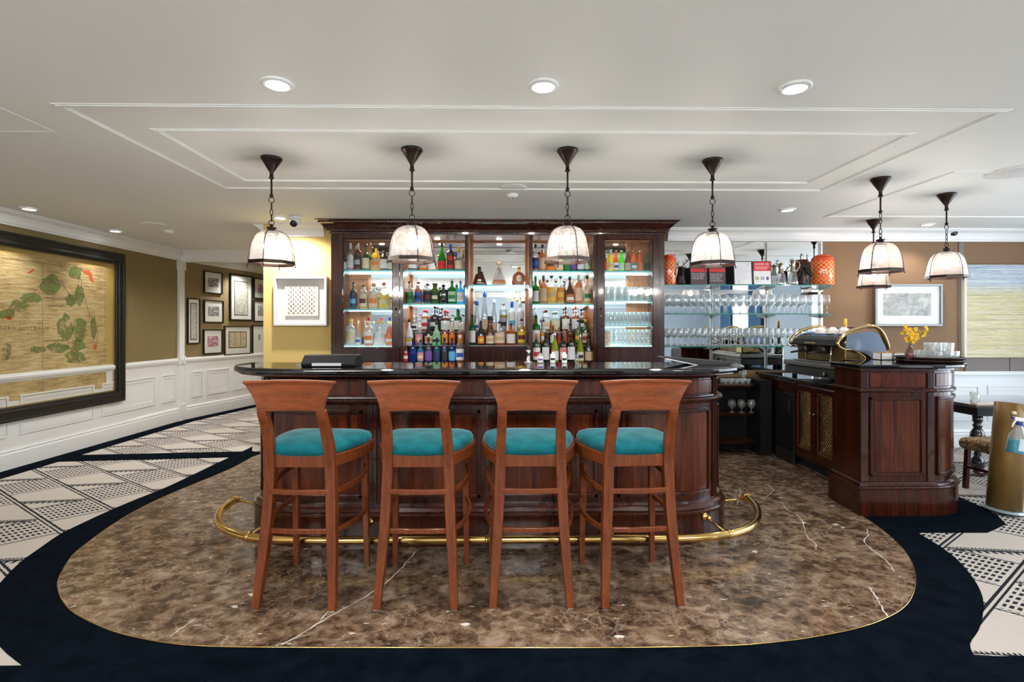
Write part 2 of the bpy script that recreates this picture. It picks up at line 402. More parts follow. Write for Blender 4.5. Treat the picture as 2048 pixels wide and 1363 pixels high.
# right wall with a window, and the wall behind the viewpoint with windows
def wall_with_holes(name, axis, c, th, lo, hi, holes, m, label):
    b = MB(); cur = lo
    def seg(a0, a1, z0, z1):
        if axis == 'x': b.box(a0, a1, c-th, c, z0, z1)
        else: b.box(c, c+th, a0, a1, z0, z1)
    for a0, a1, z0, z1 in holes:
        seg(cur, a0, 0, CEIL); seg(a0, a1, 0, z0); seg(a0, a1, z1, CEIL); cur = a1
    seg(cur, hi, 0, CEIL); struct(b.build(name, m), label, 'wall')
wall_with_holes('wall_rear', 'x', YB, .12, -5.0, RX+.1, [], M_BLUEW, 'pale blue wall opposite the bar')
wall_with_holes('wall_right', 'y', RX, .12, YB, YE, [(-3.0, -2.0, .6, 2.25), (.75, 4.85, .45, 2.38)], M_BLUEW, 'pale blue right wall with two windows')
def window(n, axis, c, a0, a1, z0, z1, label):
    w_ = MB(); t = .05
    def bx(p0, p1, q0, q1, d0=0.0, d1=.06):
        if axis == 'x': w_.box(p0, p1, c-.09+d0, c-.09+d1, q0, q1)
        else: w_.box(c+.03+d0, c+.03+d1, p0, p1, q0, q1)
    bx(a0, a1, z0, z0+t); bx(a0, a1, z1-t, z1); bx(a0, a0+t, z0+t, z1-t); bx(a1-t, a1, z0+t, z1-t)
    k = 3 if a1-a0 > 4 else 2
    for i in range(1, k):
        x_ = a0+(a1-a0)*i/k; bx(x_-t/2, x_+t/2, z0+t, z1-t)
    o = w_.build('window_%d' % n, M_WHITE); struct(o, label, 'window')
window(1, 'y', RX, .75, 4.85, .45, 2.38, 'wide white-framed window in the right wall')
window(2, 'y', RX, -3.0, -2.0, .6, 2.25, 'narrow white-framed window in the right wall')

# ---- marble slab, brass edge and navy border
def smooth(pts, n=6):
    out = []
    for i in range(len(pts)-1):
        p0 = pts[max(i-1, 0)]; p1 = pts[i]; p2 = pts[i+1]; p3 = pts[min(i+2, len(pts)-1)]
        for k in range(n):
            t = k/n; out.append(tuple(.5*((2*b)+(-a+c)*t+(2*a-5*b+4*c-d)*t*t+(-a+3*b-3*c+d)*t**3) for a, b, c, d in zip(p0, p1, p2, p3)))
    out.append(tuple(pts[-1])); return out
mp = [(506,913.6),(455,941),(340,989),(272,1022),(221,1053),(177,1085),(146,1110.6),(125.7,1141),(115.5,1165),(117,1182),(124,1200.6),(142.7,1222.7),(176.6,1243),(221,1262),(272,1276),(340,1288),(420,1294),(560,1296),(900,1297),(1250,1296.5),(1400,1294),(1502,1290),(1604,1279),(1705.7,1260),(1766.8,1239.7),(1807.6,1216),(1826,1188.7),(1831,1158),(1824.6,1127.6),(1807.6,1100),(1780.4,1073),(1750,1049.5),(1722.7,1032)]
mw = smooth([fl(*p) for p in mp], 4)
mpoly = [(BX, YL-.02)]+mw+[(2.58, 3.70), (2.58, 4.0), (2.9, 4.0), (2.9, YR), (BX, YR)]
struct(MB().prism(mpoly, 0, .006).build('floor_marble', M_MARBLE), 'polished brown emperador marble slab around the bar', 'floor')
struct(MB().tube([(x, y, .005) for x, y in mw], .003, 6).build('trim_1', M_BRASS), 'thin brass strip edging the marble', 'trim')
# navy band: outer edge given by the picture, closed under the marble
op = [(505,893),(435,925.5),(340,971),(272,998.5),(217,1022),(165,1046),(120.6,1068),(83,1093.6),(41,1124),(7,1158)]
ow = [fl(*p) for p in op]+[(-2.58,2.60),(-2.42,2.42),(-2.15,2.21),(-1.93,2.078)]
orr = [(1.93,2.075)]+[fl(*p) for p in [(1940,1287),(1957,1260),(1965.6,1229.5),(1965.6,1195.5),(1950,1161.5),(1919.7,1124),(1882,1093.6),(1835,1065)]]
band = smooth(ow, 3)+smooth(orr, 3)+[fl(1975,1065),fl(2012,1048),(3.56,3.65),(3.62,3.9),(3.66,4.35),(2.9,4.36),(2.9,5.7),(-2.3,5.7),(-2.75,5.62)]
mb = MB().prism(band, 0, .003)
mb.box(-4.72, RX, 1.90, 2.076, 0, .0028)
struct(mb.build('floor_border', M_NAVY), 'plain navy carpet border around the marble', 'floor')
mb = MB().box(LX, LX+.24, YB, 7.55, 0, .003)
mb.prism([(LX, 5.22), (-2.6, 5.42), (-2.75, 5.66), (LX, 5.50)], 0, .0025)
mb.prism([P1, P2, (P2[0]+.24, P2[1]), (P1[0]+.24, P1[1])], 0, .003)
struct(mb.build('floor_band', M_NAVY), 'navy carpet bands along the left wall and across the corridor', 'floor')

# ---- cornices, dado, baseboards along straight runs
def along(a, b, prof, m, name, label, flip=False, ext=0.0):
    # profile points (distance out of wall, z); the room lies to the right of a->b
    d = Vector((b[0]-a[0], b[1]-a[1])).normalized(); n = Vector((d.y, -d.x)); L = (Vector(b)-Vector(a)).length
    k = len(prof); vs = []
    for s_ in (0-ext, L+ext):
        for o_, z in prof: vs.append((a[0]+d.x*s_+n.x*o_, a[1]+d.y*s_+n.y*o_, z))
    fs = [tuple(range(k)), tuple(reversed(range(k, 2*k)))]+[(i, (i+1) % k, k+(i+1) % k, k+i) for i in range(k)]
    o = MB().add(vs, fs).build(name, m); return struct(o, label, 'trim')
cz = CEIL
COR = [(0,cz-.135),(.012,cz-.135),(.014,cz-.118),(.02,cz-.112),(.028,cz-.075),(.045,cz-.045),(.07,cz-.028),(.085,cz-.024),(.087,cz-.014),(.105,cz-.012),(.108,cz),(0,cz)]
CR = [(0,.83),(.012,.832),(.018,.845),(.03,.86),(.035,.885),(.03,.902),(.014,.905),(.012,.915),(0,.915)]
BB = [(0,0),(.028,0),(.028,.15),(.022,.16),(.026,.175),(.018,.195),(.008,.20),(0,.20)]
n_tr = [1]
def tr(): n_tr[0] += 1; return 'trim_%d' % n_tr[0]
runs = [((LX, YB), P1, 'left wall'), (P1, P2, 'corridor wall')]
for a, b, nm in runs:
    along(a, b, COR, M_WHITE, tr(), 'white moulded cornice on the '+nm)
    along(a, b, CR, M_WHITE, tr(), 'white chair rail on the '+nm)
    along(a, b, BB, M_WHITE, 'baseboard_'+nm.split()[0], 'tall white baseboard on the '+nm)
    along(a, b, [(0, .2), (.006, .2), (.006, .83), (0, .83)], M_WHITE, tr(), 'white wainscot boarding on the '+nm)
along((BX+.12, YL), (-1.94, YL), COR, M_TRIM, tr(), 'white cornice above the ochre wall')
along((BX, YE), (BX, YL), COR, M_TRIM, tr(), 'white cornice on the corridor side of the partition')
along((1.84, YR), (RX, YR), COR, M_TRIM, tr(), 'white cornice above the mirror and brown wall')
along((RX, YR), (RX, YB), COR, M_TRIM, tr(), 'white cornice on the right wall')
along((RX, YB), (LX, YB), COR, M_TRIM, tr(), 'white cornice on the wall behind the viewpoint')
def panel_frames(a, b, spans, z0, z1, name, label):
    d = Vector((b[0]-a[0], b[1]-a[1])).normalized(); n = Vector((d.y, -d.x)); mb = MB()
    M = Matrix(((d.x, 0, n.x, a[0]), (d.y, 0, n.y, a[1]), (0, 1, 0, 0), (0, 0, 0, 1)))
    for s0, s1 in spans:
        for w0, h in ((.0, .018), (.026, .012)):
            q = .018+w0*.6
            mb.prismM([(s0+w0, z0+w0), (s1-w0, z0+w0), (s1-w0, z0+w0+q), (s0+w0, z0+w0+q)], .004, h, M)
            mb.prismM([(s0+w0, z1-w0-q), (s1-w0, z1-w0-q), (s1-w0, z1-w0), (s0+w0, z1-w0)], .004, h, M)
            mb.prismM([(s0+w0, z0+w0+q), (s0+w0+q, z0+w0+q), (s0+w0+q, z1-w0-q), (s0+w0, z1-w0-q)], .004, h, M)
            mb.prismM([(s1-w0-q, z0+w0+q), (s1-w0, z0+w0+q), (s1-w0, z1-w0-q), (s1-w0-q, z1-w0-q)], .004, h, M)
    struct(mb.build(name, M_WHITE), label, 'trim')
o_ = -YB
panel_frames((LX, YB), P1, [(y0+o_, y1+o_) for y0, y1 in ((1.0,1.9),(2.02,2.92),(3.04,3.94),(4.06,4.96),(5.08,5.98),(6.10,7.02),(7.15,7.45))], .31, .70, tr(), 'raised wainscot panels on the left wall')
panel_frames(P1, P2, [(.22,.42),(.52,.98),(1.08,1.54),(1.64,2.1)], .31, .70, tr(), 'raised wainscot panels on the corridor wall')
# pilaster where the wall turns, and the beam across the corridor
pb = MB().box(LX-.02, LX+.045, 7.49, 7.64, 0, .24).box(LX-.02, LX+.032, 7.505, 7.625, .24, CEIL-.14).box(LX-.02, LX+.045, 7.49, 7.64, .82, .94).box(LX-.02, LX+.045, 7.49, 7.64, 2.2, 2.33)
for zc in (.88, 2.265):
    pb.lathe([(.045, 0), (.045, .008), (.03, .008), (.03, .003), (.016, .003), (.016, .012), (.004, .014)], (LX+.045, 7.565, zc), 16, ax=Matrix.Rotation(R(90), 3, 'Y'))
struct(pb.build(tr(), M_WHITE), 'white fluted pilaster with rosette blocks', 'trim')
struct(MB().box(LX, BX, 7.55, 7.70, CEIL-.145, CEIL).build(tr(), M_CEIL), 'white beam across the corridor ceiling', 'trim')
along((LX+.1, 7.55), (BX-.1, 7.55), COR, M_TRIM, tr(), 'white cornice on the corridor beam')
# right wall dado: taupe panels, white rail, panelled wainscot
YW = YR
struct(MB().box(5.17, 5.23, YR-.012, YR, 1.05, CEIL-.135).build(tr(), M_TAUPE), 'narrow pale batten beside the textile artwork', 'trim')
mb = MB()
for a0, a1 in ((3.5, 4.12), (4.13, 5.16), (5.24, 5.74), (5.75, RX)): mb.box(a0, a1, YR-.02, YR, .86, 1.05)
struct(mb.build(tr(), M_TAUPE), 'taupe upholstered band below the artworks', 'trim')
along((3.5, YR), (RX, YR), [(0,.80),(.02,.80),(.022,.82),(.04,.825),(.04,.85),(.02,.855),(.02,.86),(0,.86)], M_WHITE, tr(), 'white rail on the far wall')
along((3.5, YR), (RX, YR), [(0, .16), (.008, .16), (.008, .80), (0, .80)], M_WHITE, tr(), 'white wainscot boarding on the far wall')
along((3.5, YR), (RX, YR), BB, M_WHITE, 'baseboard_far', 'white baseboard on the far wall')
panel_frames((3.5, YR), (RX, YR), [(.1, .9), (1.0, 1.9), (2.0, 2.9)], .30, .70, tr(), 'raised wainscot panels on the far wall')
# ceiling mouldings: two nested rectangles
def rect_mould(x0, x1, y0, y1, w_, label):
    mb = MB()
    for a, h in ((0, .004), (.012, .008)):
        ww = w_-2*a
        zt = CEIL if a == 0 else CEIL-.004
        mb.box(x0+a, x1-a, y0+a, y0+a+ww, CEIL-h, zt).box(x0+a, x1-a, y1-a-ww, y1-a, CEIL-h, zt)
        mb.box(x0+a, x0+a+ww, y0+a+ww, y1-a-ww, CEIL-h, zt).box(x1-a-ww, x1-a, y0+a+ww, y1-a-ww, CEIL-h, zt)
    struct(mb.build(tr(), M_CEIL), label, 'trim')
rect_mould(-2.26, 2.60, 2.58, 4.15, .05, 'outer rectangular ceiling moulding above the bar')
rect_mould(-1.99, 2.36, 2.90, 3.93, .04, 'inner rectangular ceiling moulding above the bar')
rect_mould(3.2, 7.5, 3.6, 5.1, .05, 'ceiling moulding over the right-hand dining area')
struct(MB().box(-3.6, -2.56, 2.955, 2.962, CEIL-.002, CEIL).box(-2.567, -2.56, 2.2, 2.96, CEIL-.002, CEIL).box(-3.6, -2.56, 2.2, 2.207, CEIL-.002, CEIL).box(-3.6, -3.593, 2.2, 2.96, CEIL-.002, CEIL).build(tr(), M_CEIL), 'outline of a flush access hatch in the ceiling', 'trim')

# blue curtains beside the rear windows (seen in the mirror)
M_CURT = mat((.05, .14, .26), .85, name='blue_curtain')
def curtain(y0, y1, label):
    mb = MB(); n = 60; vs = []
    for i in range(n+1):
        y = y0+(y1-y0)*i/n; x = RX-.14+.035*sin(i*1.05)
        vs += [(x, y, .1), (x, y, 2.33)]
    mb.add(vs, [(2*i, 2*i+2, 2*i+3, 2*i+1) for i in range(n)], True)
    t = mb.build('curtain', M_CURT, solid=.006); tag(t, label, 'curtain', 'blue curtains in the right wall')
curtain(-3.7, -3.05, 'blue curtain on the far side of the narrow window'); curtain(-1.95, -1.3, 'blue curtain on the near side of the narrow window')

# ================================================================== CEILING FITTINGS
M_BULB = emis((1, .91, .82), 150.0); M_LENS = emis((1, .97, .92), 14.0)
def downlight(x, y, label, power=26, group='recessed ceiling downlights', ang=115, tilt=(0, 0, 0)):
    t = thing('downlight', label, 'downlight', (x, y, CEIL), group=group)
    MB().shell([(.070, -.001), (.072, -.006), (.066, -.010), (.052, -.012), (.050, -.004)], seg=28).build('trim_ring', M_WHITE, t)
    MB().lathe([(.050, -.006), (.03, -.005), (.0, -.005)], seg=24).build('lens', M_LENS, t)
    spot(t, (0, 0, -.02), power, ang, rot=tilt); return t
for i, px in enumerate((555, 1087, 1590)):
    x = X(px, 2.36); downlight(x, 2.36, ('leftmost', 'middle', 'rightmost')[i]+' of the three ceiling downlights in front of the bar', 38)
downlight(-4.45, 4.86, 'ceiling downlight above the big map, nearer the viewer', 32, tilt=(0, R(-8), 0))
downlight(-4.47, 5.95, 'ceiling downlight above the right corner of the big map', 27, tilt=(0, R(-8), 0))
downlight(-4.2, 8.6, 'ceiling downlight deep in the left corridor', 50)
for x_, y_, n_ in ((-2.85, 6.5, 'near'), (-2.9, 7.35, 'middle'), (-3.0, 8.7, 'far')):  # extra lamps added out of view to brighten the corridor
    downlight(x_, y_, n_+' added fill downlight along the partition side of the corridor', 30, tilt=(0, R(22), 0))
downlight(-2.27, 5.22, 'ceiling downlight between the left pendant and the security camera', 75, ang=150)
downlight(X(1575, 4.80), 4.80, 'ceiling downlight above the wine glass shelves', 20)
downlight(X(1855, 5.45), 5.45, 'ceiling downlight above the framed landscape', 20)
for x, y in ((-3.2, .4), (-1.0, .4), (1.2, .4), (3.4, .4), (-3.2, -2.0), (0, -2.0), (3.2, -2.0), (5.2, 2.4)):  # unseen lamp grid added as fill light for the room
    downlight(x, y, 'added fill downlight over the room behind the viewpoint', 24)

def pendant():
    t = thing('pendant_lamp', '', 'pendant lamp', group='octagonal glass pendants over the bar')
    # origin at ceiling, everything hangs below
    MB().lathe([(.066, 0), (.067, -.012), (.062, -.016), (.012, -.098), (.012, -.125), (.016, -.127), (.016, -.137), (0.0, -.137)], seg=28).build('canopy', M_BRONZE, t)
    MB().tube([(0, 0, -.13), (0, 0, -.245)], .0062, 10).lathe([(.0, -.238), (.011, -.24), (.013, -.252), (.008, -.262), (0, -.263)], seg=12).build('rod', M_BRONZE, t)
    c = MB(); z = -.262
    def link(zc, hh, rr, rot):
        c.tube([(rr*cos(a)*cos(rot), rr*cos(a)*sin(rot), zc+hh*sin(a)) for a in [2*pi*k/14 for k in range(14)]], .0026, 6, closed=True)
    link(-.277, .019, .017, 0)
    zz = -.305
    for k in range(3): link(zz-.015, .023, .0085, pi/2 if k % 2 == 0 else 0.2); zz -= .038
    link(-.428, .019, .017, 0)
    c.build('chain', M_BRONZE, t)
    MB().lathe([(0, -.435), (.008, -.437), (.009, -.452), (.03, -.458), (.031, -.464), (.02, -.470), (.02, -.474), (.035, -.478), (.043, -.486), (.044, -.502), (.034, -.508), (.0, -.508)], seg=20).build('cap', M_BRONZE, t)
    prof = [(.040, -.482), (.062, -.488), (.086, -.502), (.106, -.525), (.120, -.555), (.130, -.595), (.138, -.640), (.145, -.700)]
    s_ = MB()
    rings = []
    seg = 64; vs = []; fs = []
    for j, (r, z_) in enumerate(prof):
        for i in range(seg):
            a = 2*pi*i/seg; q = (a % (pi/4))-pi/8; oc = cos(pi/8)/cos(q)
            k = 1+(oc-1)*min(1, j/3)+.006*sin(a*32)*(j > 0)
            vs.append((r*k*cos(a), r*k*sin(a), z_))
    for j in range(len(prof)-1):
        for i in range(seg): k = (i+1) % seg; fs.append((j*seg+i, j*seg+k, (j+1)*seg+k, (j+1)*seg+i))
    s_.add(vs, fs, True)
    gm = thin((.97, .955, .94), haze=.085, hazecol=(.72, .68, .66), refl=1.6, rough=.06, name='rippled_lamp_glass')
    s_.build('glass_shade', gm, t)
    rb = MB(); n = 8
    for z0, z1, r0, r1 in ((-.704, -.682, .150, .143),):
        for i in range(n):
            a = 2*pi*i/n; b = 2*pi*(i+1)/n
            vs = [(r*cos(q), r*sin(q), z_) for z_ in (z0, z1) for r in (r0, r1) for q in (a, b)]
            rb.add(vs, [(0, 1, 5, 4), (2, 6, 7, 3), (0, 2, 3, 1), (4, 5, 7, 6), (0, 4, 6, 2), (1, 3, 7, 5)])
    rb.build('rim_band', M_BRONZE, t)
    for i in range(4):
        a = 2*pi*(2*i)/8
        MB().tube([((r+.004)*cos(a), (r+.004)*sin(a), z_) for r, z_ in prof]+[(.151*cos(a), .151*sin(a), -.712)], .0028, 6).lathe([(0, -.722), (.005, -.720), (.005, -.712), (0, -.710)], (.152*cos(a), .152*sin(a), 0), 8).build('strap', M_BRONZE, t)
    MB().lathe([(0, -.505), (.016, -.506), (.017, -.548), (.012, -.552), (0, -.553)], seg=16).build('lamp_holder', M_WHITE, t)
    MB().lathe([(.012, -.550), (.018, -.562), (.027, -.580), (.029, -.598), (.022, -.618), (.009, -.628), (0, -.629)], seg=20).build('bulb', M_BULB, t)
    return t
PL = [(543, 3.39, .10, 'leftmost pendant lamp, above the left end of the bar'),
      (824, 3.21, .42, 'second pendant lamp from the left, in front of the bottle cabinet'),
      (1135, 3.21, .30, 'third pendant lamp from the left, in front of the bottle cabinet'),
      (1425, 3.39, -.05, 'fourth pendant lamp from the left, in front of the glass shelves'),
      (1761, 3.79, .55, 'pendant lamp in front, of the two overlapping on the right'),
      (1893, 4.22, .05, 'rightmost pendant lamp, in front of the textile artwork'),
      (1747, 5.24, .2, 'pendant lamp behind, of the two overlapping on the right')]
pen0 = pendant()
for i, (px, Y, rz, lab) in enumerate(PL):
    p = pen0 if i == 0 else dup(pen0)
    p.location = (X(px, Y), Y, CEIL); p.rotation_euler = (0, 0, rz); p['label'] = lab
    if i: p.name = 'pendant_lamp'
# detectors, cameras, vents
def disc(name, px, py, label, cat, prof, m=M_WHITE):
    D = (CEIL-H)*F/(HY-py); u = (px-CX)/F; x, y = D*(SA+u*CA), D*(CA-u*SA)
    t = thing(name, label, cat, (x, y, CEIL))
    MB().lathe(prof, seg=28).build('housing', m, t); return t
t = disc('smoke_detector', 1025, 388, 'white smoke detector on the ceiling above the bottle cabinet', 'smoke detector', [(.05, 0), (.05, -.012), (.035, -.03), (.03, -.032), (0, -.034)])
for a in range(4): MB().box(-.004, .004, .026, .034, -.034, -.02).build('sensor_vent', M_BLACKM, t).rotation_euler = (0, 0, a*pi/2)
t = disc('smoke_detector', 338, 461, 'white smoke detector on the ceiling left of the leftmost pendant', 'smoke detector', [(.05, 0), (.05, -.012), (.035, -.03), (.03, -.032), (0, -.034)])
MB().lathe([(.036, -.02), (.037, -.026), (.034, -.027)], seg=20).build('sensor_vent', M_BLACKM, t)
disc('ceiling_speaker', 1028, 374, 'flat round ceiling speaker just in front of the smoke detector', 'ceiling speaker', [(.10, 0), (.10, -.004), (.094, -.006), (0, -.005)], M_CEIL)
disc('ceiling_speaker', 306, 448, 'flat round ceiling speaker near the left wall', 'ceiling speaker', [(.12, 0), (.12, -.004), (.11, -.006), (0, -.005)], M_CEIL)
t = disc('air_diffuser', 2030, 343, 'round ceiling air diffuser at the right edge', 'air vent', [(.16, 0), (.16, -.01), (.145, -.014), (.125, -.004), (.11, -.014), (.09, -.004), (.075, -.014), (.05, -.004), (.03, -.014), (0, -.014)])
t = disc('security_camera', 590, 433, 'white turret security camera left of the bottle cabinet', 'security camera', [(.065, 0), (.067, -.02), (.055, -.035), (0, -.036)])
MB().lathe([(0, -.045), (.02, -.043), (.038, -.03), (.046, -.005), (.046, .01), (.04, .03), (0, .04)], (0, 0, -.055), 20).build('camera_ball', M_WHITE, t)
MB().lathe([(.036, 0), (.036, .01), (.03, .016), (0, .018)], (0, -.033, -.075), 20, ax=Matrix.Rotation(R(120), 3, 'X')).build('lens', M_BLACK, t)
t = disc('security_camera', 1904, 459, 'dark dome security camera behind the rightmost pendant', 'security camera', [(.075, 0), (.075, -.02), (.06, -.03), (0, -.031)])
MB().lathe([(.055, -.028), (.052, -.05), (.035, -.07), (0, -.078)], seg=20).build('dome', mat((.03, .03, .035), .05), t)

# ================================================================== BAR COUNTER
class Path:
    def __init__(s, pts):
        s.p = [Vector(q) for q in pts]; s.s = [0.0]
        for a, b in zip(s.p, s.p[1:]): s.s.append(s.s[-1]+(b-a).length)
        s.n = []
        for i in range(len(s.p)):
            ds = []
            if i > 0: ds.append((s.p[i]-s.p[i-1]).normalized())
            if i < len(s.p)-1: ds.append((s.p[i+1]-s.p[i]).normalized())
            ns = [Vector((d.y, -d.x)) for d in ds]; n = sum(ns, Vector((0, 0))).normalized()
            s.n.append(n/max(.5, n.dot(ns[0])))
        s.L = s.s[-1]
    def at(s, t, o):
        t = min(max(t, 0), s.L)
        for i in range(len(s.p)-1):
            if t <= s.s[i+1]+1e-9:
                k = (t-s.s[i])/(s.s[i+1]-s.s[i]+1e-12)
                return s.p[i].lerp(s.p[i+1], k)+s.n[i].lerp(s.n[i+1], k)*o
    def ts(s, a, b): return [a]+[q for q in s.s if a+1e-4 < q < b-1e-4]+[b]
    def poly(s, o): return [tuple(p+n*o) for p, n in zip(s.p, s.n)]
    def band(s, mb, a, b, z0, z1, o0, o1):
        ts = s.ts(a, b); n = len(ts); vs = []
        for t in ts:
            i = s.at(t, o0); j = s.at(t, o1); vs += [(i.x, i.y, z0), (j.x, j.y, z0), (j.x, j.y, z1), (i.x, i.y, z1)]
        fs = [(0, 3, 2, 1), tuple((n-1)*4+k for k in range(4))]
        for q in range(n-1):
            for k in range(4): fs.append((q*4+k, q*4+(k+1) % 4, q*4+4+(k+1) % 4, q*4+4+k))
        mb.add(vs, fs)
    def prof(s, mb, a, b, pr):     # moulding: profile of (offset, z)
        ts = s.ts(a, b); n = len(ts); k = len(pr); vs = []
        for t in ts:
            for o, z in pr:
                q = s.at(t, o); vs.append((q.x, q.y, z))
        fs = [tuple(reversed(range(k))), tuple((n-1)*k+i for i in range(k))]
        for q in range(n-1):
            for i in range(k): fs.append((q*k+i, q*k+(i+1) % k, q*k+k+(i+1) % k, q*k+k+i))
        mb.add(vs, fs)
def arc(cx, cy, a, b, t0, t1, n=14): return [(cx+a*cos(R(t0+(t1-t0)*i/n)), cy+b*sin(R(t0+(t1-t0)*i/n))) for i in range(n+1)]
def halfround(o, z, r, n=5): return [(o-.004, z-r)]+[(o+r*.9*cos(R(-90+180*i/n)), z+r*sin(R(-90+180*i/n))) for i in range(n+1)]+[(o-.004, z+r)]
def frame_and_field(pt, s0, s1, z0, z1, parent, fieldmat, w=.03):
    fb = MB()
    for a, o in ((0, .014), (.012, .008)):
        ww = w-a*1.2
        pt.band(fb, s0+a, s1-a, z0+a, z0+a+ww*.7, 0, o); pt.band(fb, s0+a, s1-a, z1-a-ww*.7, z1-a, 0, o)
        pt.band(fb, s0+a, s0+a+ww*.7, z0+a, z1-a, 0, o); pt.band(fb, s1-a-ww*.7, s1-a, z0+a, z1-a, 0, o)
    f = MB(); pt.band(f, s0+w, s1-w, z0+w, z1-w, -.004, .003)
    p = f.build('panel', fieldmat, parent); fb.build('panel_moulding', M_MAHO, p, bevel=.0025); return p
bar = thing('bar_counter', 'long mahogany bar counter with rounded ends and black polished stone top', 'bar counter')
bp = Path([(-1.63, 3.64)]+arc(-1.18, 3.52, .45, .32, 180, 270)+arc(1.0, 3.52, .45, .32, 270, 360)+[(1.45, 3.64)])
MB().prism(bp.poly(0), .18, 1.06).build('body', M_MAHO, bar)
b = MB(); b.prism(bp.poly(.045), .006, .195); bp.prof(b, 0, bp.L, halfround(.045, .20, .012)); b.build('plinth', M_MAHO, bar)
b = MB(); bp.prof(b, 0, bp.L, [(-.002, .212), (.045, .212), (.048, .222), (.036, .236), (.018, .246), (.014, .262), (-.002, .262)]); b.build('base_moulding', M_DARKW, bar)
b = MB(); bp.prof(b, 0, bp.L, [(-.002, .872), (.012, .874), (.016, .882), (.030, .886), (.034, .898), (.028, .91), (.014, .914), (.012, .922), (-.002, .924)]); b.build('waist_moulding', M_MAHO, bar)
b = MB(); bp.prof(b, 0, bp.L, [(-.002, 1.03), (.01, 1.032), (.03, 1.05), (.10, 1.06), (-.002, 1.062)]); b.build('cornice_moulding', M_MAHO, bar)
def s_at_px(pt, target, lo, hi):
    best = None
    for i in range(801):
        t = lo+(hi-lo)*i/800; q = pt.at(t, 0); e = abs(pxof(q.x, q.y)-target)
        if best is None or e < best[0]: best = (e, t)
    return best[1]
sm = bp.L/2
sL = s_at_px(bp, 533, .05, sm); sR = s_at_px(bp, 1427, sm, bp.L-.05)
st = [sL, s_at_px(bp, 745, 0, bp.L), s_at_px(bp, 980, 0, bp.L), s_at_px(bp, 1214, 0, bp.L), sR]
for s_ in st:
    b = MB(); bp.band(b, s_-.028, s_+.028, .25, .875, 0, .012); bp.band(b, s_-.006, s_+.006, .25, .875, .012, .018)
    bp.band(b, s_-.028, s_+.028, .922, 1.035, 0, .012); bp.band(b, s_-.006, s_+.006, .922, 1.035, .012, .018)
    b.build('stile', M_DARKW, bar, bevel=.003)
edges = [.0-.02]+st+[bp.L+.02]
for a_, c_ in zip(edges, edges[1:]):
    if c_-a_ < .15: continue
    frame_and_field(bp, a_+.06, c_-.06, .295, .84, bar, M_MAHOP)
    b = MB(); bp.band(b, a_+.04, c_-.04, .935, 1.022, -.002, .006); b.build('frieze_panel', M_MAHOP, bar, bevel=.004)
b = MB(); tp = bp.poly(.14); b.prism([(tp[0][0], 3.64)]+tp[1:-1]+[(tp[-1][0], 3.64)], 1.06, 1.075)
b.build('top_moulding', M_DARKW, bar, bevel=.005)
b = MB(); b.prism(bp.poly(.165), 1.072, 1.110); b.build('stone_top', M_BLACKG, bar, bevel=.015, seg=4)

# brass foot rail
rail = thing('foot_rail', 'curved polished brass foot rail around the base of the bar', 'foot rail')
rp = smooth([(x, y, .118) for x, y in ((-1.935, 3.70), (-1.92, 3.5), (-1.83, 3.3), (-1.68, 3.14), (-1.47, 3.035), (-1.15, 2.995), (-.6, 2.99), (0, 2.99), (.6, 2.99), (1.1, 2.995), (1.34, 3.045), (1.54, 3.17), (1.67, 3.35), (1.745, 3.54), (1.77, 3.71))], 6)
MB().tube(rp, .0245, 16).build('rail_tube', M_BRASS, rail)
for i, p in enumerate(((-1.52, 3.055), (-.83, 2.992), (-.09, 2.99), (.64, 2.99), (1.34, 3.045))):
    q = bp.at(min(range(0, 1000), key=lambda k: (bp.at(bp.L*k/1000, .05)-Vector(p)).length)*bp.L/1000, .052)
    b = MB().tube([(q.x, q.y, .165), ((p[0]+q.x)/2, (p[1]+q.y)/2, .14), (p[0], p[1], .118)], .007, 8)
    d = (Vector(p)-q).normalized(); Mx = Vector((d.x, d.y, 0)).to_track_quat('Z', 'Y').to_matrix()
    b.lathe([(.026, 0), (.026, .006), (.016, .012), (.012, .02), (0, .02)], (q.x-d.x*.004, q.y-d.y*.004, .165), 16, ax=Mx)
    b.lathe([(.0, .018), (.014, .024), (.016, .034), (.010, .044), (0, .046)], (q.x-d.x*.004, q.y-d.y*.004, .165), 12, ax=Mx)
    e = rp[min(range(len(rp)), key=lambda k: hypot(rp[k][0]-p[0], rp[k][1]-p[1]))]; k_ = rp.index(e); f2 = rp[min(k_+1, len(rp)-1)]; f1 = rp[max(k_-1, 0)]
    T = (Vector(f2)-Vector(f1)).normalized(); Mt = T.to_track_quat('Z', 'Y').to_matrix()
    b.lathe([(.0255, -.012), (.029, -.010), (.029, .010), (.0255, .012)], e, 16, ax=Mt)
    b.build('bracket', M_BRASS, rail)
for e, q in ((rp[0], (-1.672, 3.63, .118)), (rp[-1], (1.492, 3.63, .118))):
    MB().tube([e, ((e[0]+q[0])/2, q[1]+.02, .118), q], .008, 8).lathe([(.0, -.02), (.028, -.018), (.03, 0), (.028, .012), (.0, .014)], e, 14, ax=Matrix.Rotation(R(90), 3, 'X')).build('end_bracket', M_BRASS, rail)

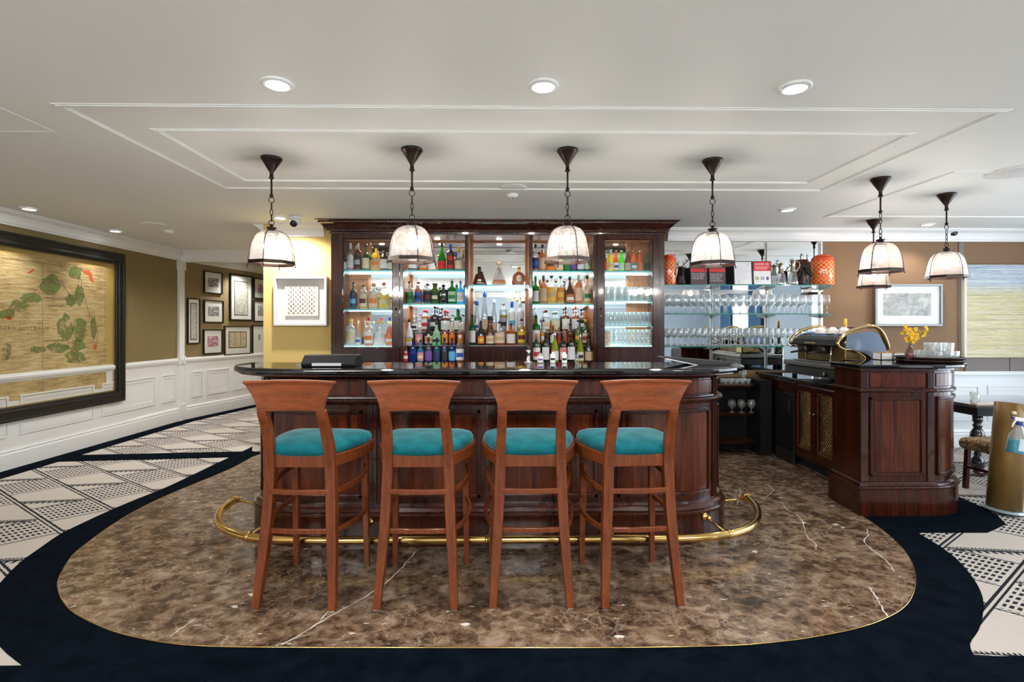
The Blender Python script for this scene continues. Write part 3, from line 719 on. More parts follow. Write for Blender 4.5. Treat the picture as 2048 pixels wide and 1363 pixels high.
# ================================================================== BAR STOOLS
def stool():
    t = thing('bar_stool', '', 'bar stool', group='teal velvet bar stools along the counter')
    # local: origin on floor at centre of the back feet line; +y towards the bar
    top = 1.087
    # crest: flared curved board
    n = 16; vs = []; rows = 9
    def hw(z):
        k = (z-.95)/(top-.95); return .160+.056*max(0, k)**1.8
    for face in (0, 1):
        for j in range(rows+1):
            z = .95+(top-.95)*j/rows
            for i in range(n+1):
                u = -1+2*i/n; x = u*hw(z); y = -.055+.03*(1-u*u)-.10*(z-.95)+(.021 if face else 0)-(.006 if j == rows else 0)
                vs.append((x, y, z+.004*(1-u*u)*(j/rows)))
    W = n+1; NF = (rows+1)*W; fs = []
    for j in range(rows):
        for i in range(n):
            a = j*W+i; fs += [(a, a+1, a+W+1, a+W), (NF+a+W, NF+a+W+1, NF+a+1, NF+a)]
    for j in range(rows):
        a = j*W; fs.append((a, a+W, NF+a+W, NF+a)); a += n; fs.append((a+W, a, NF+a, NF+a+W))
    for i in range(n): fs.append((i+1, i, NF+i, NF+i+1)); a = rows*W+i; fs.append((a, a+1, NF+a+1, NF+a))
    MB().add(vs, fs).build('backrest', M_STOOLH, t, bevel=.004)
    # crest rail lip
    MB().bar([(x, -.052+.03*(1-(x/.214)**2)-.10*(top-.95), top+.003+.004*(1-(x/.214)**2)) for x in [-.217+.434*i/14 for i in range(15)]], .016, .006, (0, 1, 0)).build('crest_rail', M_STOOLH, t, bevel=.003)
    for s_ in (-1, 1):
        # rear leg continues up as back post
        pth = smooth([(s_*.186, -.012, 0), (s_*.172, .028, .22), (s_*.158, .055, .45), (s_*.150, .062, .66), (s_*.148, .045, .76), (s_*.143, .006, .87), (s_*.141, -.026, .93), (s_*.141, -.036, .956)], 3)
        b = MB().bar(pth, [.0175+.0075*sin(min(1, p[2]/.9)*pi*.75) for p in pth], [.0165+.008*sin(min(1, p[2]/.9)*pi) for p in pth])
        lg = b.build('leg', M_STOOL, t, bevel=.004)
        MB().box(s_*.186-.014, s_*.186+.014, -.026, .002, 0, .005).build('foot_glide', M_STEEL, lg)
        b = MB().bar([(s_*.204, .452, 0), (s_*.2, .44, .3), (s_*.197, .432, .66)], [.0135, .0165, .019], [.0135, .0165, .019])
        lg = b.build('leg', M_STOOL, t, bevel=.004)
        MB().box(s_*.204-.012, s_*.204+.012, .44, .464, 0, .005).build('foot_glide', M_STEEL, lg)
    # seat rails: curved apron following the seat outline
    sp_ = smooth([(-.148, .06), (-.185, .15), (-.228, .28), (-.236, .38), (-.205, .452), (-.11, .468), (0, .473), (.11, .468), (.205, .452), (.236, .38), (.228, .28), (.185, .15), (.148, .06)], 4)
    b = MB(); P_ = Path([(x, y) for x, y in sp_]); 
    P_.band(b, 0, P_.L, .665, .722, -.02, .003)
    b.box(-.135, .135, .052, .074, .66, .722); b.build('seat_rail', M_STOOL, t, bevel=.003)
    # cushion: domed, soft edge
    out = [(x, y) for x, y in sp_]+[(.08, .052), (0, .048), (-.08, .052)]
    cx_, cy_ = 0, .27; vs = []; fs = []; m_ = len(out)
    rings = [(.99, .716), (1.035, .728), (1.045, .745), (1.0, .764), (.88, .776), (.65, .784), (.35, .788)]
    for k, z in rings:
        for x, y in out: vs.append((cx_+(x-cx_)*k, cy_+(y-cy_)*k, z))
    vs.append((cx_, cy_, .789))
    for j in range(len(rings)-1):
        for i in range(m_): k = (i+1) % m_; fs.append((j*m_+i, j*m_+k, (j+1)*m_+k, (j+1)*m_+i))
    L0 = (len(rings)-1)*m_
    for i in range(m_): fs.append((L0+i, L0+(i+1) % m_, len(vs)-1))
    fs.append(tuple(reversed(range(m_))))
    MB().add(vs, fs, True).build('seat_cushion', M_VELVET, t)
    # two bentwood hoop stretchers
    for z, g in ((.545, .0), (.355, .012)):
        hp = smooth([(-.199-g*.2, .432, z+.035), (-.222-g, .33, z+.012), (-.205-g, .20, z-.004), (-.163-g*.5, .06, z), (-.08, .03, z+.003), (0, .024, z+.004), (.08, .03, z+.003), (.163+g*.5, .06, z), (.205+g, .20, z-.004), (.222+g, .33, z+.012), (.199+g*.2, .432, z+.035)], 4)
        MB().bar(hp, .0125, .0085, (0, 0, 1)).build('stretcher', M_STOOL, t, bevel=.003)
    return t
st0 = stool()
SL = [(-1.005, 2.475, R(-3.0), 'bar stool at the left end of the row, teal seat turned slightly right'),
      (-.425, 2.47, R(-1.0), 'teal-seated bar stool second from the left'),
      (.13, 2.475, R(0), 'teal-seated bar stool second from the right, squarest to the bar'),
      (.667, 2.475, R(3.0), 'bar stool at the right end of the row, below the fourth pendant')]
for i, (x, y, rz, lab) in enumerate(SL):
    o = st0 if i == 0 else dup(st0)
    o.location = (x, y, .006); o.rotation_euler = (0, 0, rz); o['label'] = lab
    if i: o.name = 'bar_stool'

# ================================================================== TALL BOTTLE CABINET
def cxp(px): return X(px, 5.40)
def czp(py): return H+(HY-py)*5.4/F
cab = thing('bottle_cabinet', 'tall dark wood bottle cabinet with lit glass shelves and two glazed doors', 'cabinet', (0, 5.38, 0))
CY = 5.38
xL, xR = cxp(663), cxp(1328); zo = 2.345
mY = 5.83          # mirror plane
dv = [cxp(a) for a in (803.5, 933.5, 1061.5, 1190)]
b = MB()
b.box(xL, xL+.05, 0, .50, 0, 2.40).box(xR-.05, xR, 0, .50, 0, 2.40)
b.box(xL, xR, .0, .50, zo, 2.40)
b.build('carcass', M_DARKW, cab, bevel=.004)
b = MB().box(xL+.05, xR-.05, .465, .48, .2, zo); b.build('back_panel', M_INW, cab)
b = MB()
for x in dv: b.box(x-.018, x+.018, .02, .45, .98, zo)
b.build('divider', M_INW, cab)
for x in dv: MB().box(x-.019, x+.019, 0, .03, .98, zo).build('pilaster', M_DARKW, cab, bevel=.004)
b = MB().box(xL+.05, xR-.05, .02, .46, zo-.012, zo); b.build('soffit', M_INW, cab)
for a, c in ((xL+.05, dv[0]), (dv[0], dv[1]), (dv[1], dv[2]), (dv[2], dv[3]), (dv[3], xR-.05)):
    if a < xL+.1: a += .21
    if c > xR-.1: c -= .21
    MB().box(a+.03, c-.03, .44, .455, 1.0, zo-.03).build('mirror_panel', M_MIRROR, cab)
    for x in (a+.019, c-.044): MB().box(x, x+.025, .425, .46, 1.0, zo-.012).build('mirror_trim', M_INW, cab)
# cornice
prof = [(0, 2.33), (.008, 2.335), (.012, 2.355), (.03, 2.362), (.034, 2.375), (.045, 2.395), (.07, 2.415), (.08, 2.43), (.10, 2.438), (.104, 2.452), (.125, 2.458), (.125, 2.468), (0, 2.468)]
cp = Path([(xL, .16), (xL, 0), (xR, 0), (xR, .16)]); b = MB(); cp.prof(b, 0, cp.L, prof); b.build('cornice', M_DARKW, cab)
# base up to the display ledge
b = MB().box(xL+.05, xR-.05, .02, .44, .006, .98); b.build('base_cupboard', M_DARKW, cab)
b = MB().box(xL+.05, xR-.05, -.03, .44, .98, .985); b.build('ledge', M_BLACKG, cab)
def door(px0, px1, hinge, name):
    x0, x1 = cxp(px0), cxp(px1); z0, z1 = czp(722), czp(468.5); gx0, gx1 = (cxp(688), cxp(787)) if px0 < 1000 else (cxp(1207), cxp(1304)); g0, g1 = czp(696), czp(479)
    d = MB().box(x0, gx0, -.022, -.001, z0, z1).box(gx1, x1, -.022, -.001, z0, z1).box(gx0, gx1, -.022, -.001, z0, g0).box(gx0, gx1, -.022, -.001, g1, z1)
    o = d.build('door', M_MAHO if px0 > 1000 else M_DARKW, cab, bevel=.003)
    e = MB(); w_ = .008
    e.box(gx0, gx1, -.018, -.006, g0, g0+w_).box(gx0, gx1, -.018, -.006, g1-w_, g1).box(gx0, gx0+w_, -.018, -.006, g0, g1).box(gx1-w_, gx1, -.018, -.006, g0, g1)
    e.build('glazing_bead', M_MAHO, o, bevel=.003)
    MB().box(gx0+.002, gx1-.002, -.013, -.009, g0+.002, g1-.002).build('glass_pane', M_DOOR, o)
    kx = (gx1+x1)/2 if px0 < 1000 else (gx0+x0)/2; kz = czp(632)
    MB().lathe([(0, -.002), (.011, 0), (.011, .004), (.006, .008), (0, .009)], (kx, -.022, kz), 14, ax=Matrix.Rotation(R(90), 3, 'X')).build('escutcheon', M_BRASS, o)
    MB().lathe([(.004, -.002), (.005, .012), (.011, .018), (.012, .026), (.006, .030), (0, .031)], (kx, -.022, kz+.075), 14, ax=Matrix.Rotation(R(90), 3, 'X')).build('knob', M_BRONZE, o)
door(673, 800, 0, 'l'); door(1193, 1319, 1, 'r')
# shelves. local y of front edge .07, back .435
SH = {}
def shelf(key, a, c, py, yf=.075, th=.014, lit=True):
    z = H+(HY-py)*(5.38+yf)/F
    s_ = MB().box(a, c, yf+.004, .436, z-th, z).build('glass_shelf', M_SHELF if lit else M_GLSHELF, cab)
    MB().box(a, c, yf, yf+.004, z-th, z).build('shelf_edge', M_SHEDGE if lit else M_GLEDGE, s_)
    SH[key] = z; return z
B0 = (xL+.052, dv[0]-.02); B1 = (dv[0]+.02, dv[1]-.02); B2 = (dv[1]+.02, dv[2]-.02); B3 = (dv[2]+.02, dv[3]-.02); B4 = (dv[3]+.02, xR-.052)
shelf('A1', *B0, 540); shelf('A2', *B0, 618)
shelf('B1', *B1, 540); shelf('B2', *B1, 607)
shelf('C1', *B2, 569)
shelf('D1', *B3, 541); shelf('D2', *B3, 607)
shelf('E1', *B4, 541); shelf('E2', *B4, 601, th=.010); shelf('E3', *B4, 651, th=.010)
# stepped display tiers
def tier(key, a, c, z, yf, m=M_DARKW, top=M_SHELF):
    o = MB().box(a, c, yf+.006, .437, .986, z-.008).build('tier', m, cab)
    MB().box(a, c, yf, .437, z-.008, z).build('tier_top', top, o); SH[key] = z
tier('A3', *B0, 1.160, .05); tier('E4', *B4, 1.160, .05)
M_WOODT = mat((.35, .33, .36), .15, name='pale_shelf_top')
for kk, B_ in (('B', B1), ('C', B2), ('D', B3)):
    z3 = 1.312; z4 = 1.166
    o = MB().box(B_[0], B_[1], .165 if kk != 'C' else .09, .30, .986, z4-.008).build('tier', M_DARKW, cab)
    MB().box(B_[0], B_[1], .155 if kk != 'C' else .08, .30, z4-.008, z4).build('tier_top', M_WOODT, o)
    o = MB().box(B_[0], B_[1], .30, .437, .986, z3-.008).build('tier', M_DARKW, cab)
    MB().box(B_[0], B_[1], .29, .437, z3-.008, z3).build('tier_top', M_WOODT, o)
    SH[kk+'m'] = z4; SH[kk+'b'] = z3
SH['F'] = .985
# cabinet downlights and light strips (lights the cabinet has)
for i, B_ in enumerate((B0, B1, B2, B3, B4)):
    xc = (B_[0]+B_[1])/2
    l = MB().lathe([(.028, -.001), (.028, -.006), (.018, -.008), (0, -.008)], (xc, .26, zo-.012), 20).build('cabinet_downlight', M_LENS, cab)
    spot(cab, (xc, .24, zo-.03), 5, 130, (1, .9, .78), r=.02)
    wd = B_[1]-B_[0]
    keys = {0: ('A1', 'A2'), 1: ('B1', 'B2'), 2: ('C1',), 3: ('D1', 'D2'), 4: ('E1', 'E2', 'E3')}[i]
    for k in keys:
        la = area('shelf_strip_light', (xc, .36, SH[k]-.020), (R(-25), 0, 0), wd*.9, .03, 1.2, (.85, .97, 1)); la.parent = cab

# ================================================================== BOTTLES
K = dict(clr=(.93,.96,.96), wht=(.86,.87,.88), blk=(.012,.012,.014), amb=(.62,.22,.03), gld=(.85,.50,.07), yel=(.88,.62,.06), red=(.55,.02,.015), dkr=(.12,.012,.010),
         grn=(.02,.24,.05), dgn=(.020,.075,.025), olv=(.17,.22,.03), ygn=(.50,.58,.05), blu=(.015,.10,.50), lbl=(.12,.48,.80), nvy=(.012,.03,.13), teal=(.02,.30,.36),
         crm=(.78,.70,.50), tan=(.62,.44,.26), brn=(.16,.055,.02), org=(.85,.24,.02), pnk=(.78,.30,.36), pur=(.20,.08,.38), slv=(.70,.71,.73), gry=(.40,.42,.44), cof=(.10,.03,.015), pch=(.85,.60,.42),
         bgn=(.10,.75,.05), cop=(.55,.20,.08), lgn=(.55,.75,.55), cpr=(.9,.35,.05))
def gmat(c):
    if c == 'clr': return thin((.93, .96, .96), haze=.10, hazecol=(.9, .94, .95), refl=2.2, name='bottle_glass')
    if c in ('frost',): return mat((.80, .84, .88), .35, name='frosted_bottle_glass')
    k = K[c]
    return mat(k, .06, spec=.7, coat=.5, name='coloured_bottle_glass') if c in ('blk','cof','brn','nvy','dgn','wht','dkr') else liquid(k, .10)
_lq = {}
def liquid(k, r=.12):
    key = tuple(k)
    if key in _lq: return _lq[key]
    m, nt, b = newmat('tinted_liquid'); b.inputs['Base Color'].default_value = c4(k); b.inputs['Roughness'].default_value = r
    b.inputs['Coat Weight'].default_value = .6; b.inputs['Coat Roughness'].default_value = .04
    tl = nt.nodes.new('ShaderNodeBsdfTranslucent'); tl.inputs[0].default_value = c4([min(1, x*1.5+.02) for x in k])
    tp = nt.nodes.new('ShaderNodeBsdfTransparent'); tp.inputs[0].default_value = c4([min(1, x*1.3+.05) for x in k])
    m1 = nt.nodes.new('ShaderNodeMixShader'); m1.inputs[0].default_value = .5; m2 = nt.nodes.new('ShaderNodeMixShader'); m2.inputs[0].default_value = .38
    out = nt.nodes['Material Output']
    nt.links.new(b.outputs[0], m1.inputs[1]); nt.links.new(tl.outputs[0], m1.inputs[2]); nt.links.new(m1.outputs[0], m2.inputs[1]); nt.links.new(tp.outputs[0], m2.inputs[2]); nt.links.new(m2.outputs[0], out.inputs[0])
    _lq[key] = m; return m
def smat(c): return mat(K[c], .35, .8 if c in ('slv',) else 0, name='cap_finish')
def lmat(c): return mat(K[c], .55, name='label_paper')
# profiles: (radius fraction, height fraction); body top fraction for labels
SHP = {
 'wine': ([(.0,.0),(.92,.0),(1,.02),(1,.60),(.94,.66),(.70,.71),(.40,.75),(.33,.80),(.31,.98),(.33,.985),(.33,1.0),(0,1.0)], .56, .31, 0),
 'burg': ([(.0,.0),(.92,.0),(1,.02),(1,.42),(.90,.52),(.66,.64),(.42,.74),(.31,.82),(.29,1.0),(0,1.0)], .42, .29, 0),
 'spir': ([(.0,.0),(.93,.0),(1,.02),(1,.62),(.93,.69),(.66,.74),(.38,.78),(.31,.82),(.31,1.0),(0,1.0)], .60, .31, 0),
 'squa': ([(.0,.0),(.93,.0),(1,.02),(1,.60),(.92,.66),(.60,.70),(.34,.74),(.30,.78),(.30,1.0),(0,1.0)], .58, .30, 1),
 'stck': ([(.0,.0),(.93,.0),(1,.03),(1,.70),(.94,.76),(.62,.81),(.40,.84),(.38,1.0),(0,1.0)], .68, .38, 0),
 'jar':  ([(.0,.0),(.93,.0),(1,.03),(1,.68),(.92,.75),(.62,.80),(.55,.84),(.62,.88),(.62,1.0),(0,1.0)], .66, .62, 0),
 'tall': ([(.0,.0),(.93,.0),(1,.015),(.99,.35),(.80,.60),(.55,.80),(.46,.92),(.44,1.0),(0,1.0)], .36, .44, 0),
 'beer': ([(.0,.0),(.92,.0),(1,.03),(1,.50),(.90,.60),(.58,.74),(.42,.84),(.38,.97),(.44,.975),(.44,1.0),(0,1.0)], .47, .44, 0),
 'cone': ([(.0,.0),(.93,.0),(1,.03),(1,.38),(.80,.55),(.52,.75),(.45,.84),(.48,.86),(.48,1.0),(0,1.0)], .40, .48, 0),
 'flsk': ([(.0,.0),(.80,.0),(.90,.02),(1,.14),(1,.46),(.92,.58),(.62,.66),(.30,.69),(.28,.74),(.28,1.0),(0,1.0)], .54, .28, .6),
 'rnd':  ([(.0,.0),(.70,.0),(.85,.03),(.98,.16),(1,.30),(.92,.46),(.66,.58),(.38,.66),(.32,.74),(.30,1.0),(0,1.0)], .46, .30, 0),
 'bell': ([(.0,.0),(.74,.0),(.80,.03),(.84,.40),(1,.62),(1,.74),(.90,.82),(.60,.87),(.34,.89),(.34,1.0),(0,1.0)], .55, .34, 0),
}
def interp(prof, z):
    for (r0, z0), (r1, z1) in zip(prof, prof[1:]):
        if z0 <= z <= z1 and z1 > z0: return r0+(r1-r0)*(z-z0)/(z1-z0)
    return prof[-2][0]
_bc = {}
def bottle(x, y, z, h, wd, shp, glass, cap, lab, fill, desc, fillc=None, top='screw', group=None, kind='bottle', l2=None, txt=None):
    prof, lt, nr, sq = SHP[shp]; r = wd/2*(.93 if sq > .5 else 1)
    t = thing(kind, desc, 'bottle', (x, y, z), random.uniform(-.12, .12), group)
    caph = {'screw': .12, 'cork': .07, 'long': .22, 'pour': .16, 'stop': .12, 'crown': .03}[top]
    hb = h*(1-caph*.75) if top != 'long' else h
    P_ = [(a*r, c*hb) for a, c in prof]
    a0 = pi/4 if sq >= 1 else 0
    seg = 20
    MB().lathe(P_, seg=seg, sq=sq, a0=0).build('glass', gmat(glass), t)
    if fillc and fill > 0:
        q = [(a*r*.93, max(c*hb, .003)) for a, c in prof if c < fill]+[(interp(prof, fill)*r*.93, fill*hb), (0, fill*hb)]
        MB().lathe(q, seg=seg, sq=sq).build('liquid', liquid(K[fillc]), t)
    cm = smat(cap); cr = nr*r
    if top == 'long': c = MB().lathe([(cr*1.08, hb*.78), (cr*1.12, hb*1.0), (cr*1.0, hb*1.005), (0, hb*1.005)], seg=14)
    elif top == 'pour': c = MB().lathe([(cr*1.05, hb*.95), (cr*1.25, hb*.985), (cr*1.25, hb*1.01), (cr*.6, hb*1.02), (cr*.5, hb*1.06), (0, hb*1.06)], seg=12).tube([(0, 0, hb*1.05), (0, 0, hb*1.08), (-.004, -.006, h)], .0022, 6)
    elif top == 'stop': c = MB().lathe([(cr*.8, hb*.97), (cr*.9, hb*1.01), (cr*1.5, hb*1.03), (cr*1.6, hb*1.07), (cr*1.1, h), (0, h*1.005)], seg=14)
    elif top == 'cork': c = MB().lathe([(cr*.95, hb*.96), (cr*.95, hb*1.0), (cr*1.2, hb*1.002), (cr*1.2, h), (0, h)], seg=12)
    else: c = MB().lathe([(cr*1.15, h-caph*h), (cr*1.2, h-caph*h+.002), (cr*1.15, h-.002), (cr*.9, h), (0, h)], seg=14)
    c.build('pourer' if top == 'pour' else 'cap', mat(K['blk'], .3, name='cap_finish') if top == 'pour' else cm, t)
    def label_patch(z0, z1, col, spread=1.15, nm='label', k=1.012):
        n = 10; vs = []; zs = [z0+(z1-z0)*i/4 for i in range(5)]
        for zz in zs:
            rr = interp(prof, zz)*r*k+.0004
            for i in range(n+1):
                a = -pi/2-spread+2*spread*i/n
                m_ = max(abs(cos(a)), abs(sin(a))); kk = 1+(min(1/m_, 1.16)-1)*sq
                vs.append((rr*kk*cos(a), rr*kk*sin(a), zz*hb))
        fs = [(j*(n+1)+i, j*(n+1)+i+1, (j+1)*(n+1)+i+1, (j+1)*(n+1)+i) for j in range(4) for i in range(n)]
        return MB().add(vs, fs, True).build(nm, lmat(col), t)
    if lab:
        lb = label_patch(lt*.18, lt*.92, lab)
        if l2: 
            e = label_patch(lt*.38, lt*.66, l2, .85, 'label_band', 1.03); e.parent = lb
        if txt:
            n = len(txt); s_ = min(r*1.9/(n*.62), hb*.09)
            text('lettering', txt, s_, mat(K['nvy'] if lab != 'blk' else K['wht'], .5), lb, (0, -interp(prof, lt*.75)*r*1.0-.003, hb*lt*.76))
    return t

SHN = {'A1': 'top left glazed shelf', 'A2': 'middle left glazed shelf', 'A3': 'bottom left glazed shelf', 'B1': 'top shelf of left open bay', 'B2': 'second shelf of left open bay',
       'Bb': 'rear step, left open bay', 'Bm': 'front step, left open bay', 'BF': 'bottom row, left open bay', 'C1': 'centre bay shelf', 'Cb': 'centre bay rear step', 'Cm': 'centre bay front step',
       'D1': 'top shelf of right open bay', 'D2': 'second shelf of right open bay', 'Db': 'rear step, right open bay', 'Dm': 'front step, right open bay', 'DF': 'bottom row, right open bay', 'E1': 'top right glazed shelf', 'E4': 'bottom right glazed shelf'}
DEP = {'A1': 5.56, 'A2': 5.56, 'A3': 5.55, 'B1': 5.55, 'B2': 5.55, 'Bb': 5.735, 'Bm': 5.595, 'BF': 5.455, 'C1': 5.57, 'Cb': 5.735, 'Cm': 5.56, 'D1': 5.55, 'D2': 5.55, 'Db': 5.735, 'Dm': 5.60, 'DF': 5.455, 'E1': 5.55, 'E4': 5.55}
